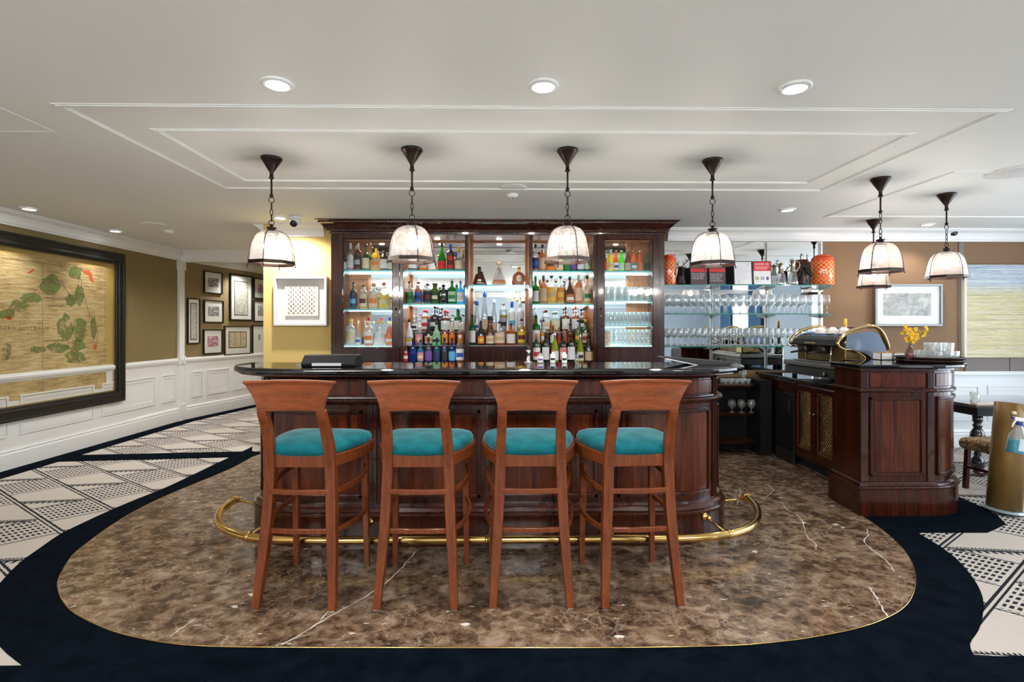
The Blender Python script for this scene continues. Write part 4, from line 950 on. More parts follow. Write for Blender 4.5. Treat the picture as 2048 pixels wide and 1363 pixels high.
# shelf | px | behind? | height px | width px | shape | glass | cap | label | fill | liquid | top | band | text | description
T = """
A1|690|0|38|7|wine|blk|blk|wht|0||screw|||dark bottle with white label at the far left
A1|701|0|55|14|spir|clr|wht|slv|.25|pnk|long|||clear bottle with tall white cap and pale grey label
A1|709|1|52|12|spir|clr|wht|slv|.2|pnk|long|||clear white-capped bottle tucked behind its twin
A1|716|0|55|14|spir|dkr|slv|blk|0||long|gry||dark red bottle with silver cap and black label
A1|732|0|54|14|wine|dgn|blk|crm|0||screw|||green wine bottle with cream label
A1|741|1|50|12|wine|dgn|blk|crm|0||screw|||dark green bottle half hidden behind the cream-labelled one
A1|752|0|49|16|spir|gld|blk|tan|0||cork|org||amber bottle with brown pictorial label
A1|769|0|40|17|stck|blk|blk|wht|0||screw|||squat black bottle with white label
A1|783|0|36|12|wine|blk|blk|crm|0||screw|||black bottle with cream label at the right end
A2|707|0|55|14|spir|blk|blk|nvy|0||cork|lbl||tall black bottle with blue-striped label
A2|727|0|54|15|stck|clr|slv|crm|.28|gld|pour|dkr||clear bottle with red figure on cream label
A2|738|1|38|6|wine|blk|blk|red|0||screw|||narrow black bottle with red spot
A2|747.5|0|52|17|stck|clr|cop|pch|.6|pch|screw|org||clear bottle with peach label and copper cap
A2|758|1|42|12|spir|clr|tan|crm|.6|amb|cork|||cork-stoppered amber bottle standing behind
A2|768|0|54|18|spir|clr|red|yel|.75|yel|screw|crm||golden bottle with yellow label and red cap
A2|778|1|42|11|spir|clr|blk|pch|.6|amb|screw|||black-capped amber bottle at the right end
A3|701|0|53|18|stck|clr|yel|crm|.7|clr|screw|pch||clear bottle with gold cap and cream label
A3|716|0|50|11|burg|clr|slv|slv|.3|clr|screw|blu||slim clear bottle with silver cap and blue band
A3|726|1|50|10|burg|clr|slv|nvy|.3|clr|screw|||slim silver-capped bottle behind with navy label
A3|738|0|57|18|spir|clr|red|wht|.45|org|screw|org||clear bottle with red cap over white and orange label
A3|759.5|0|50|20|cone|clr|yel|wht|.6|clr|screw|||cone-shouldered bottle with yellow cap
A3|779|0|57|15|burg|clr|blu|org|.75|org|screw|wht||bottle with blue cap and orange label
B1|825|0|48|17|squa|clr|blk|wht|.35|cof|cork|||bottle with white label behind the pendant shade
B1|847|0|50|15|spir|amb|gld|tan|0||cork|pur||amber bottle with purple emblem
B1|864|0|46|16|rnd|clr|gld|wht|.5|gld|cork|||round golden bottle with white label
B1|884|0|56|15|burg|grn|blk|red|0||screw|||bright green tall-necked bottle with red label
B1|895|1|42|11|wine|clr|blu|crm|.5|amb|long|||small blue-capped bottle just right of the green one
B1|901|0|53|15|spir|clr|blu|red|.9|dkr|long|cof||dark amber bottle with red label and blue cap
B1|911|1|40|10|wine|clr|blu|crm|.5|amb|long|||small blue-capped bottle right of the red-labelled one
B1|918|0|48|16|rnd|clr|gld|crm|.4|cof|long|||round-bodied bottle with cream label and gold cap
B1|926|1|44|10|wine|clr|gld|crm|.4|cof|long|||gold-capped bottle at the right end
B2|808|1|40|10|spir|clr|brn|brn|.6|cop|cork|||brown-corked bottle at the left end
B2|819|0|45|16|spir|clr|brn|grn|.3|grn|cork|dgn||clear bottle with round green label and green base
B2|832|1|36|10|spir|clr|brn|blu|.3|org|cork|||corked bottle half hidden behind the blue-labelled one
B2|837|0|44|15|spir|clr|brn|blu|.8|cop|cork|nvy||bottle with round blue label and blue base
B2|847|1|38|9|spir|clr|tan|crm|.3|clr|cork|||small corked bottle between blue and black labels
B2|855|0|44|17|stck|clr|blk|blk|.7|cof|pour|dkr||clear-shouldered bottle with black label and pourer
B2|870|0|41|14|jar|olv|blk|dgn|0||cork|crm||olive green jar-shaped bottle with black stopper
B2|887|0|42|17|stck|blk|blk||0||pour|||squat black bottle with silver diamond label
B2|904|0|51|15|spir|grn|blk|lgn|0||pour|grn||emerald green bottle with pale green label and pourer
B2|921|0|50|14|squa|lbl|blk|wht|0||pour|slv||sky blue square bottle with white label and pourer
Bm|818|0|52|16|burg|wht|blk|wht|0||screw|yel|MALIBU|white bottle with black cap and yellow palm picture
Bm|838|0|38|14|stck|clr|slv|pnk|.5|pnk|screw|pch||clear bottle with pink label
Bm|857|0|52|14|burg|blk|blk|crm|0||screw|org|BAILEYS|black cream-liqueur bottle with orange and cream label
Bm|873|0|46|16|burg|lgn|blk|lgn|.0||screw|blk||pale frosted green bottle with black emblem
Bm|890|0|45|12|spir|clr|slv|cpr|.7|red|screw|||orange-red liqueur bottle with silver cap
Bm|904|0|43|12|spir|clr|slv|org|.7|org|screw|||orange liqueur bottle with silver cap
Bm|921|0|42|12|spir|clr|slv|cpr|.7|cop|screw|||copper liqueur bottle at the right end
Bb|828|0|32|12|spir|clr|wht|wht|.3|blk|screw|blk||white-capped bottle with black and white label
Bb|839|0|36|10|spir|clr|pnk|wht|.5|pnk|screw|||slim pinkish bottle
Bb|849|0|44|13|stck|clr|red|wht|.8|org|screw|red||orange bottle with red cap and white label
Bb|870|0|50|18|spir|blk|blk|blk|0||cork|wht||large round-shouldered black bottle
Bb|880|1|47|15|spir|blk|blk|blk|0||cork|||black bottle peeking out behind its twin
Bb|891|0|43|18|spir|dkr|red|wht|0||screw|||dark red bottle with red cap and white label
Bb|904|0|34|11|spir|clr|gld|crm|.3|clr|cork|||clear bottle with gold stopper
Bb|915|0|47|12|wine|grn|blk|wht|0||screw|||green bottle with black cap
Bb|925|0|34|10|spir|clr|blk|wht|.3|clr|cork|||clear bottle with dark stopper at the right end
BF|811|0|32|12|stck|dkr|blk|red|0||crown|wht||dark bottle with red and white striped label
BF|826|0|49|15|flsk|blu|blk||0||screw|||cobalt blue flask-shaped bottle, first of the blue ones
BF|841|0|46|13|flsk|lbl|blk|pnk|0||screw|crm||light blue bottle with pink bear-shaped label
BF|857|0|50|15|flsk|nvy|blk|pur|0||screw|||navy flask-shaped bottle with purple label
BF|873.5|0|50|15|flsk|teal|blk|nvy|0||screw|||teal flask-shaped bottle
BF|889|0|50|14|flsk|nvy|blk|blk|0||screw|||charcoal flask-shaped bottle
BF|904|0|50|14|flsk|blu|blk|lbl|0||screw|||bright blue flask-shaped bottle with light blue label
BF|920|0|55|16|spir|clr|wht|wht|.3|cop|screw|blu||clear bottle with white cap and blue-banded white label
Cb|953|0|61|11|tall|clr|blu|wht|.2|clr|screw|blu||tall tapered clear bottle with blue cap
Cb|969|0|80|13|tall|clr|blu|crm|.28|yel|screw|||very tall tapered bottle with yellow liqueur
Cb|988|0|64|11|tall|clr|wht|pch|.3|pch|screw|||tall slim bottle with white cap and pinkish label
Cb|1007|0|57|16|bell|clr|tan|gry|.62|gld|cork|blk||bell-shaped bottle half full of golden liqueur
Cb|1024|0|60|14|wine|frost|blu|wht|0||long|lbl||frosted white vodka bottle with blue cap, left one
Cb|1041|0|62|14|wine|frost|wht|wht|0||long|||frosted white vodka bottle with white cap, right one
Cm|945|0|62|12|wine|grn|blk|wht|0||screw|||green bottle with pale label at the left end
Cm|962|0|54|13|burg|blk|blk|org|0||pour|yel||black bottle with orange-yellow label
Cm|980|0|58|17|cone|cof|blk|crm|0||screw|tan||brown square-shouldered bottle with parchment label
Cm|999|0|52|20|squa|clr|red|pch|.4|amb|pour|tan||square bottle with tan label and red neck
Cm|1022|0|48|17|squa|amb|blk|wht|0||pour|||amber orange-liqueur bottle with pourer and long white label
Cm|1043|0|58|16|spir|clr|gld|yel|.75|gld|pour|dkr||golden tequila bottle with yellow and red label
D1|1071|0|55|13|spir|clr|blk|nvy|.3|amb|screw|blu||clear-shouldered bottle with navy label
D1|1085|0|54|13|spir|clr|blk|tan|.9|amb|screw|||amber bottle with tan label
D1|1101|0|46|16|spir|clr|brn|org|.7|org|cork|cof||orange-labelled bottle behind the pendant shade
D1|1119|0|46|14|spir|clr|brn|crm|.5|gld|cork|||golden bottle with cream label behind the pendant shade
D1|1134|0|48|13|wine|grn|grn|grn|0||screw|||bright green bottle behind the pendant shade
D1|1147|0|48|12|wine|blk|blk|pur|0||screw|||dark bottle with purplish label
D1|1161|0|52|14|wine|dgn|blk|wht|0||screw|||green bottle with large white label
D1|1175|0|54|12|wine|dgn|blk|lgn|0||screw|||dark green bottle with pale green label
D2|1071|0|56|13|wine|grn|grn|slv|0||screw|||bright green bottle with grey label
D2|1080|1|44|8|spir|clr|brn|crm|.5|amb|cork|||slim corked bottle behind, second from left
D2|1087|0|57|15|spir|clr|brn|tan|.8|amb|long|||clear-necked amber bottle with tan label
D2|1103|0|57|17|stck|clr|brn|gld|.62|gld|cork|tan||wide bottle with brown capsule and gold label
D2|1121|0|56|15|stck|clr|brn|amb|.55|gld|cork|gld||clear bottle half full, with copper label
D2|1131|1|46|7|wine|dgn|blk|dgn|0||screw|||slim dark green bottle standing behind
D2|1139.5|0|55|17|burg|cof|blk|cop|0||screw|wht||dark brown sloping bottle with brown label
D2|1157|0|59|15|spir|clr|tan|pch|.85|amb|long|||amber bottle with tan capsule and pale pink label
D2|1174|0|57|15|spir|clr|blk|crm|.3|gld|screw|grn||bottle with cream and green label
D2|1186|1|40|8|spir|clr|blk|crm|.5|amb|cork|||amber bottle squeezed in at the right end
Db|1070|0|50|10|spir|clr|gry|org|.5|org|screw|||grey-capped bottle with orange label at the left end
Db|1092|0|44|15|stck|clr|dkr|wht|.6|gld|screw|pch||bottle with dark red cap and white label
Db|1111|0|40|17|stck|clr|lgn|crm|.6|yel|stop|||pale yellow bottle with glass stopper
Db|1131|0|50|15|spir|cof|blk|wht|0||screw|||dark bottle with black cap and white label
Db|1151|0|50|15|spir|clr|red|wht|.9|cop|screw|||amber bottle with red cap and white label
Db|1167|0|48|14|squa|clr|blk|blk|.9|amb|screw|wht||square amber bottle with black and white label
Db|1183|0|38|12|spir|clr|gld|amb|.7|org|cork|||orange bottle at the right end
Dm|1072|0|66|16|wine|grn|blk|wht|0||pour|||tall green bottle with round white emblem
Dm|1087|0|56|12|wine|clr|slv|org|.5|amb|pour|wht||clear bottle with orange blossom label
Dm|1106|0|40|12|spir|dkr|red|wht|0||screw|||dark bottle with red cap and white label
Dm|1118|0|38|8|spir|clr|blk|red|.9|red|pour|||slim bright red aperitif bottle
Dm|1129|0|40|10|spir|clr|slv|amb|.9|amb|screw|||slim amber bottle beside the red one
Dm|1140|0|44|13|spir|cof|blk|cof|0||screw|red||brown bottle with red band
Dm|1156|0|50|14|spir|clr|blk|olv|.8|olv|cork|gld||olive and gold round-topped bottle
Dm|1171|0|52|14|wine|dgn|gld|crm|0||screw|red||green whiskey bottle with cream label and red star
DF|1073|0|58|15|wine|dgn|cop|wht|0||long|red||wine bottle with copper capsule and red script on label
DF|1091|0|60|14|wine|blk|blk|wht|0||long|||dark wine bottle with plain white label
DF|1110|0|60|14|burg|ygn|slv|wht|0||long|||yellow-green wine bottle with silver capsule
DF|1126|0|58|14|wine|blk|nvy|pnk|0||long|wht||dark wine bottle with patterned pink label
DF|1142|0|61|15|wine|blk|dkr|wht|0||long|||dark wine bottle with thin hands drawn on white label
DF|1161|0|56|13|burg|ygn|slv|crm|0||long|blk||yellow-green wine bottle with black and cream label
DF|1177|0|58|16|burg|blk|blk|tan|0||long|||dark sloping wine bottle with pale hexagonal label
E1|1209|0|42|8|beer|grn|wht|red|0||crown|||green beer bottle with red label at the left end
E1|1220.5|0|45|12|beer|yel|slv|crm|0||long|gld||yellow beer bottle with silver foil neck
E1|1232|0|43|10|beer|amb|slv|wht|0||crown|blu||amber beer bottle with white and blue label
E1|1243|0|42|10|beer|bgn|slv|lgn|0||crown|||bright green beer bottle
E1|1255.5|0|42|12|beer|brn|blk|tan|0||crown|gry||brown beer bottle with tan label
E1|1268|0|42|11|beer|amb|blk|teal|0||crown|wht||amber beer bottle with round teal and white label
E1|1281|0|42|10|beer|cop|slv|cop|0||crown|||coppery beer bottle with clear neck
E1|1294|0|42|12|beer|olv|grn|blk|0||crown|||olive green beer bottle at the right end
"""
for ln in T.strip().split('\n'):
    f = ln.split('|'); sh, px, bh, hp, wp, shp, gl_, cap, lab, fi, fc, top, l2, tx, desc = f
    Y = DEP[sh]+(.075 if bh == '1' and sh in ('A1', 'A2', 'A3', 'B1', 'B2', 'D1', 'D2') else (.03 if bh == '1' else 0)); px = float(px)
    z = SH['F'] if sh[1] == 'F' else SH[sh]
    sc_ = DEP[sh]/F
    d_ = '%s, %s' % (desc, SHN[sh])
    t = bottle(X(px, DEP[sh]), Y, z, float(hp)*sc_, float(wp)*sc_*1.07, shp, gl_, cap, lab or None, float(fi), d_, fc or None, top, SHN[sh]+' bottles', l2=l2 or None, txt=tx or None)
    if 'diamond' in desc:
        M4 = Matrix(((1, 0, 0, 0), (0, 0, -1, 0), (0, 1, 0, .10), (0, 0, 0, 1)))
        MB().prismM([(-.034, 0), (0, -.042), (.034, 0), (0, .042)], .044, .046, M4).build('label', lmat('slv'), t)
    if desc.startswith('pale frosted green'):
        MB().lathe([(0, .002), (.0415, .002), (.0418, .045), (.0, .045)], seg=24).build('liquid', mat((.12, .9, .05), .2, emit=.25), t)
    if 'cobalt' in desc or 'flask-shaped' in desc:
        r_ = float(wp)*sc_*.5
        MB().lathe([(0, .001), (r_*.30, .0), (r_*.30, .002), (0, .003)], (0, -r_*.93, .155), 10, ax=Matrix.Rotation(R(90), 3, 'X')).build('medallion', smat('slv'), t)

# special decanters on the centre shelf
zc = SH['C1']; Yc = DEP['C1']; M_CRY = thin((.95, .97, .97), haze=.24, hazecol=(.95, .96, .97), refl=2.4, name='cut_crystal')
t = thing('decanter', 'dark cognac decanter with black stopper and oval label, left on centre shelf', 'bottle', (X(959, Yc), Yc, zc), group='decanters on the centre shelf')
MB().lathe([(0, 0), (.066, 0), (.072, .01), (.062, .06), (.05, .10), (.046, .115), (.02, .135), (.016, .15), (.018, .165), (0, .165)], seg=24, sy=.5).build('glass', mat((.05, .01, .006), .06, coat=.6), t)
MB().lathe([(.017, .15), (.019, .16), (.019, .20), (.012, .207), (0, .208)], seg=14).build('stopper', smat('blk'), t)
MB().lathe([(0, .0), (.022, 0), (.022, .003), (0, .004)], (0, -.033, .055), 16, ax=Matrix.Rotation(R(80), 3, 'X') @ Matrix.Diagonal((1, .6, 1))).build('label', lmat('crm'), t)
t = thing('decanter', 'crystal decanter with orange spirit and mushroom stopper, middle of centre shelf', 'bottle', (X(998, Yc), Yc, zc), group='decanters on the centre shelf')
MB().lathe([(0, 0), (.07, 0), (.084, .012), (.082, .03), (.068, .065), (.056, .10), (.040, .14), (.024, .17), (.022, .19), (0, .19)], seg=20, sy=.6).build('glass', M_CRY, t)
MB().lathe([(0, .006), (.066, .006), (.072, .02), (.060, .062), (0, .062)], seg=20, sy=.55).build('liquid', liquid((.95, .30, .02)), t)
MB().lathe([(.012, .18), (.014, .215), (.012, .225), (.034, .232), (.03, .245), (.01, .255), (0, .256)], seg=18).build('stopper', mat(K['pch'], .25, .3), t)
t = thing('decanter', 'round amber cognac bottle with gold neck, right on centre shelf', 'bottle', (X(1038, Yc), Yc, zc), group='decanters on the centre shelf')
vs = []; 
m_ = MB(); n = 36; pts = [( (.070+.004*cos(a*18))*cos(a), (.070+.004*cos(a*18))*sin(a)) for a in [2*pi*i/(n*2) for i in range(n*2)]]
for d0, d1, k in ((-.024, .024, 1.0), (-.032, .032, .75)):
    m_.prismM([(x*k, y*k) for x, y in pts], d0, d1, Matrix(((1, 0, 0, 0), (0, 0, -1, 0), (0, 1, 0, .076), (0, 0, 0, 1))))
m_.build('glass', liquid((.45, .12, .015)), t, bevel=.004)
MB().lathe([(.018, .14), (.015, .155), (.015, .19), (.017, .192), (.017, .203), (0, .204)], seg=14).build('neck', mat(K['gld'], .3, .8), t)
MB().lathe([(0, .0), (.030, 0), (.030, .003), (0, .004)], (0, -.0325, .076), 18, ax=Matrix.Rotation(R(90), 3, 'X') @ Matrix.Diagonal((1, 1.2, 1))).build('label', lmat('crm'), t)

# glasses in the right glazed cupboard
def tumbler(r, h, cut, m=M_CRY):
    n = 18; p = [(0, .006), (r*.8, .006), (r*.82, .0), (r*.86, 0), (r, h), (r*.94, h), (r*.80, .010), (0, .010)]
    b = MB(); b.lathe([(0, 0), (r*.86, 0), (r*.95, h*.5), (r, h), (r*.93, h), (r*.86, h*.4), (r*.78, .014), (0, .014)], seg=n)
    if cut:
        for i, v in enumerate(b.v):
            if v[2] < h*.75:
                a = atan2(v[1], v[0]); k = 1+.05*(1 if round(a/(2*pi/n)) % 2 else -1); b.v[i] = (v[0]*k, v[1]*k, v[2])
        b.sm = [False]*len(b.sm)
    return b
first = {}
def glass_at(kind, mk, x, y, z, label, group, cat='glass', name='drinking_glass'):
    if kind not in first:
        o = mk().build(name, M_CRY); first[kind] = o; tag(o, label, cat, group)
    else:
        o = first[kind].copy(); COL.objects.link(o); o['label'] = label; o['group'] = group
    o.location = (x, y, z); o.rotation_euler = (0, 0, random.random()*.3); return o
for i in range(7):
    for j in range(2):
        glass_at('cut', lambda: tumbler(.037, .155, True), X(1214+14*i-6*j*0, 5.53)-(.0 if i else -.004), 5.53+.11*j, SH['E2'], 'cut-crystal tumbler in the row behind the right glass door, below the beers', 'cut crystal tumblers', name='cut_tumbler')
for i in range(11):
    for j in range(2):
        glass_at('hi', lambda: tumbler(.0225, .148, False), X(1212+8.6*i, 5.53), 5.53+.10*j, SH['E3'], 'plain highball glass in the row under the cut tumblers', 'highball glasses behind the right door', name='highball_glass')
for k in range(2):
    for i in range(8):
        glass_at('lo', lambda: tumbler(.0225, .088, False), X(1237+8.6*i, 5.53), 5.53, SH['E4']+.0885*k, 'short glass in the two-high stack on the bottom right shelf', 'stacked short glasses behind the right door', name='short_glass')
t = thing('storage_jar', 'small orange and white patterned jar on the bottom right shelf', 'jar', (X(1215, 5.52), 5.52, SH['E4']))
MB().lathe([(0, 0), (.03, 0), (.032, .005), (.032, .15), (.03, .155), (0, .155)], seg=20).build('body', mat((.75, .55, .42), .3, var=.45, bs=30), t)
MB().lathe([(.033, .155), (.033, .175), (.02, .18), (0, .181)], seg=20).build('lid', mat(K['wht'], .3), t)

# ================================================================== CHANDELIERS behind the viewpoint (middle one seen in the mirrors, outer two added for fill)
M_CAND = emis((.98, .97, .95), 112.0)
def chandelier(x, y, label):
    t = thing('chandelier', label, 'chandelier', (x, y, CEIL), group='brass chandeliers')
    MB().lathe([(.06, 0), (.06, -.02), (.015, -.04), (.01, -.25), (.03, -.27), (.045, -.31), (.03, -.35), (.05, -.38), (.02, -.42), (0, -.43)], seg=20).build('stem', M_BRASS, t)
    for i in range(6):
        a = 2*pi*i/6; ca_, sa_ = cos(a), sin(a)
        p = smooth([(.02, 0, -.33), (.12, 0, -.40), (.24, 0, -.38), (.30, 0, -.32)], 4)
        arm = MB().tube([(q[0]*ca_, q[0]*sa_, q[2]) for q in p], .006, 6).lathe([(.0, -.32), (.03, -.315), (.03, -.305), (0, -.30)], (.30*ca_, .30*sa_, 0), 12).build('arm', M_BRASS, t)
        MB().lathe([(.03, -.30), (.065, -.265), (.075, -.225), (.065, -.185), (0, -.175)], (.30*ca_, .30*sa_, 0), 14).build('lamp_shade', M_CAND, arm)
    return t
chandelier(-2.6, -1.7, 'added brass fill chandelier behind the viewpoint, left'); chandelier(.35, -1.9, 'brass chandelier behind the viewpoint, middle'); chandelier(3.4, -1.7, 'added brass fill chandelier behind the viewpoint, right')

# ================================================================== SHELVES ON THE MIRRORED WALL
mz0, mz1 = 1.0, H+(HY-480)*5.7/F
MX0, MX1 = 1.705, X(1644, YR)
tag(MB().box(MX0, MX1, YR-.012, YR, .88, mz1).build('wall_mirror', M_MIRROR), 'large frameless wall mirror behind the wine glass shelves', 'mirror')
rk = thing('glass_shelving', 'three green-edged glass shelves on metal standards in front of the mirror', 'shelf', (0, 0, 0))
sx = [X(p, 5.72) for p in (1424, 1534, 1642)]
for x in sx:
    b = MB().box(x-.012, x+.012, YR-.022, YR-.013, .90, mz1).build('standard', M_STEEL, rk)
    MB().box(x-.003, x+.003, YR-.0235, YR-.0218, .92, mz1-.02).build('slot_line', M_BLACKM, b)
GS = {}
SX1 = X(1670, 5.5)
for key, py, x1 in (('top', 568, SX1), ('mid', 626.5, SX1), ('low', 692, SX1)):
    z = H+(HY-py)*5.44/F; GS[key] = z
    pl = [(1.715, 5.44), (x1-.10, 5.44), (x1, 5.52), (x1, YR-.025), (1.715, YR-.025)]
    o = MB().prism(pl, z-.010, z).build('glass_shelf', M_GLSHELF, rk)
    MB().prism([(1.715, 5.437), (x1-.10, 5.437), (x1-.10, 5.4405), (1.715, 5.4405)], z-.010, z).build('shelf_edge', M_GLEDGE, o)
    for x in sx: MB().prismM([(0, -.01), (.20, -.01), (.20, -.018), (0, -.045)], -.002, .002, Matrix(((0, 0, 1, x), (-1, 0, 0, YR-.025), (0, 1, 0, z), (0, 0, 0, 1)))).build('shelf_bracket', M_STEEL, rk)
# wine glasses
def wineglass(hh, br):
    b = MB()
    b.lathe([(.0, .0), (br*.95, 0), (br*.95, .0018), (.012, .005), (.0042, .012), (.0038, hh*.42), (.006, hh*.46)], seg=18)
    b.lathe([(.004, hh*.455), (br*.55, hh*.49), (br*.88, hh*.56), (br, hh*.66), (br*.96, hh*.80), (br*.80, hh*.995), (br*.78, hh), (br*.78, hh*.995)], seg=18)
    b.f = [f for f in b.f if len(f) == 4]; b.sm = [True]*len(b.f)
    return b
M_WG = thin((.96, .975, .98), haze=.09, hazecol=(.95, .96, 1), refl=2.4, name='wine_glass')
def put_glasses(key, n, rows, hh, br, x0, x1, y0, dy, lab, grp):
    o = None; step = (x1-x0)/(n-1)
    for r_ in range(rows):
        for i in range(n):
            x = x0+step*i+(step*.45 if r_ % 2 else 0)+random.uniform(-.004, .004)
            if x > x1+.01: continue
            if o is None: o = c = wineglass(hh, br).build('wine_glass', M_WG); tag(o, lab, 'wine glass', grp)
            else: c = o.copy(); COL.objects.link(c)
            c.location = (x, y0+dy*r_+random.uniform(-.004, .004), GS[key]); c.rotation_euler = (0, 0, random.random())
put_glasses('mid', 21, 3, .205, .036, 1.76, X(1652, 5.5), 5.485, .08, 'tall wine glass among those on the middle glass shelf', 'wine glasses on the middle glass shelf')
put_glasses('low', 25, 3, .19, .032, 1.75, X(1625, 5.5), 5.48, .075, 'wine glass among those on the lowest glass shelf', 'wine glasses on the lowest glass shelf')

# orange jars with ring pattern
def ringmat(N=14):
    m, nt, b = newmat('orange_ring_glaze'); tc = nt.nodes.new('ShaderNodeTexCoord'); sp = nt.nodes.new('ShaderNodeSeparateXYZ'); nt.links.new(tc.outputs['Object'], sp.inputs[0])
    x = E(nt, sp.outputs[0]); y = E(nt, sp.outputs[1]); z = E(nt, sp.outputs[2])
    ang = y._m('ARCTAN2', x)
    u = (ang*(N/(2*pi)))+20.0; v = z/.0475
    fu = u.frac()-.5; fv = v.frac()-.5
    d = (fu*fu+fv*fv)._m('SQRT')
    ring = (d-.40).abs().lt(.055)
    lk = ((fu.abs()).gt(.44)*(fv.abs()).lt(.07)).mx((fv.abs()).gt(.44)*(fu.abs()).lt(.07))
    k = ring.mx(lk)*z.lt(.262)
    mx = nt.nodes.new('ShaderNodeMix'); mx.data_type = 'RGBA'; nt.links.new(k.k, mx.inputs[0]); mx.inputs[6].default_value = (.72, .075, .012, 1); mx.inputs[7].default_value = (.92, .46, .13, 1)
    nt.links.new(mx.outputs[2], b.inputs['Base Color']); b.inputs['Roughness'].default_value = .12; b.inputs['Coat Weight'].default_value = .6; return m
M_RING = ringmat()
def jar(x, y, r, h, label, m_=None):
    t = thing('ginger_jar', label, 'jar', (x, y, GS['top']), group='orange ring-patterned jars')
    MB().lathe([(0, 0), (r*.97, 0), (r, .006), (r, h*.86), (r*.96, h*.90), (r*.62, h*.915), (r*.60, h*.94), (0, h*.94)], seg=32).build('body', m_ or M_RING, t)
    MB().lathe([(r*.66, h*.925), (r*.68, h*.94), (r*.66, h*.975), (r*.5, h*.995), (0, h)], seg=28).build('lid', mat((.72, .075, .012), .12, coat=.6), t)
jar(X(1645, 5.55), 5.55, .112, .335, 'orange ring-patterned jar at the right end of the top glass shelf')
jar(1.797, 5.57, .076, .335, 'slimmer orange ring-patterned jar beside the bottle cabinet', ringmat(10))
# deer busts
M_DEER = mat((.018, .012, .010), .38, .5, name='dark_cast_metal')
def deer(x, y, rz, label, s=1.0):
    t = thing('deer_bust', label, 'ornament', (x, y, GS['top']), rz, 'dark deer busts'); t.scale = (s, s, s)
    b = MB()
    b.tube([(0, .03, .0), (0, .028, .04), (0, .02, .09), (0, .005, .135), (0, -.005, .165), (0, -.012, .182)], [.062, .056, .042, .034, .031, .020], 14, flat=(.85, 1.0))
    b.tube([(0, .012, .185), (0, -.012, .178), (0, -.035, .158), (0, -.060, .128), (0, -.075, .106), (0, -.081, .098)], [.016, .033, .033, .022, .018, .011], 12)
    for s_ in (-1, 1):
        b.tube([(s_*.022, .0, .185), (s_*.045, .0, .200), (s_*.062, .0, .205)], [.010, .014, .002], 8, flat=(1, .45))
    b.build('head', M_DEER, t)
    for s_ in (-1, 1):
        a = MB(); m_ = [(s_*.014, 0, .195), (s_*.032, .004, .225), (s_*.062, .006, .255), (s_*.078, .004, .285), (s_*.076, .0, .315), (s_*.066, -.002, .345)]
        a.tube(smooth(m_, 3), [.006-.004*i/15 for i in range(16)], 6)
        for p, q in ((m_[1], (s_*.018, -.03, .262)), (m_[2], (s_*.095, -.012, .275)), (m_[2], (s_*.040, -.01, .292)), (m_[3], (s_*.104, .0, .312)), (m_[4], (s_*.052, -.012, .335)), (m_[4], (s_*.094, 0, .342))):
            a.tube([p, tuple((i+j)/2+(.004 if k == 2 else 0) for k, (i, j) in enumerate(zip(p, q))), q], [.0042, .0035, .0012], 6)
        a.build('antler', M_DEER, t)
    MB().lathe([(.055, 0), (.057, .004), (.052, .012), (0, .012)], (0, .02, 0), 18).build('base', M_DEER, t)
deer(X(1362, 5.55), 5.56, R(-12), 'dark deer bust facing forward, just right of the slim jar')
deer(X(1608, 5.55), 5.55, R(38), 'dark deer bust turned to the right beside the large jar')
# claret jugs
def claret(x, y, h, handle, label):
    t = thing('claret_jug', label, 'jug', (x, y, GS['top']), group='cut glass claret jugs'); 
    MB().lathe([(0, 0), (.058, 0), (.060, .006), (.036, h*.48), (.030, h*.54), (0, h*.54)], seg=16).build('glass_body', thin((.93, .95, .97), haze=.22, hazecol=(.75, .78, .82), refl=2.4), t)
    sv = mat((.42, .36, .27), .25, .9, name='aged_silver')
    MB().lathe([(.030, h*.52), (.031, h*.56), (.024, h*.66), (.022, h*.86), (.030, h*.91), (.032, h*.93), (.012, h*.95), (.010, h*.97), (.014, h*.985), (0, h)], seg=18).build('collar', sv, t)
    MB().tube([(-.022, 0, h*.90), (-.042, 0, h*.93)], [.010, .005], 8).build('spout', sv, t)
    if handle: MB().tube(smooth([(.022, 0, h*.90), (.062, 0, h*.90), (.075, 0, h*.76), (.052, 0, h*.62), (.034, 0, h*.52)], 4), .0055, 8).build('handle', M_CHROME, t)
claret(X(1563, 5.55), 5.56, .255, False, 'shorter claret jug with cut glass body and silver collar')
claret(X(1586, 5.55), 5.55, .285, True, 'taller claret jug with handle, in front of the right deer bust')
# signs
def board(t, w_, h_, m, x0=0, z0=0, y=0, th=.004, name='panel'):
    return MB().box(x0-w_/2, x0+w_/2, y-th, y, z0, z0+h_).build(name, m, t)
M_PLUM = mat((.075, .042, .052), .35, name='plum_print'); M_REDP = mat((.62, .012, .020), .4, name='red_print'); M_PAPER = mat((.74, .74, .77), .5, name='white_paper'); M_INK = mat((.12, .12, .13), .6, name='ink')
RW = R(83)
t = thing('notice_board', 'plum notice with red header about minors, behind the fourth pendant', 'notice', (X(1397, 5.56), 5.55, GS['top'])); t.rotation_euler = (R(-4), 0, 0)
board(t, .185, .235, M_BLACKM, th=.006, name='backing'); board(t, .175, .225, M_PLUM, z0=.004, y=-.006, th=.002, name='print'); board(t, .175, .035, M_REDP, z0=.147, y=-.008, th=.0015, name='header')
text('lettering', 'Minors are allowed\nin this area as long\nas they are with a\nresponsible adult.', .0185, M_PAPER, t, (-.080, -.0095, .100), align='LEFT')
t = thing('notice_board', 'second plum notice with red header, under 18 rule, right of the minors notice', 'notice', (X(1434, 5.56), 5.55, GS['top'])); t.rotation_euler = (R(-4), 0, 0)
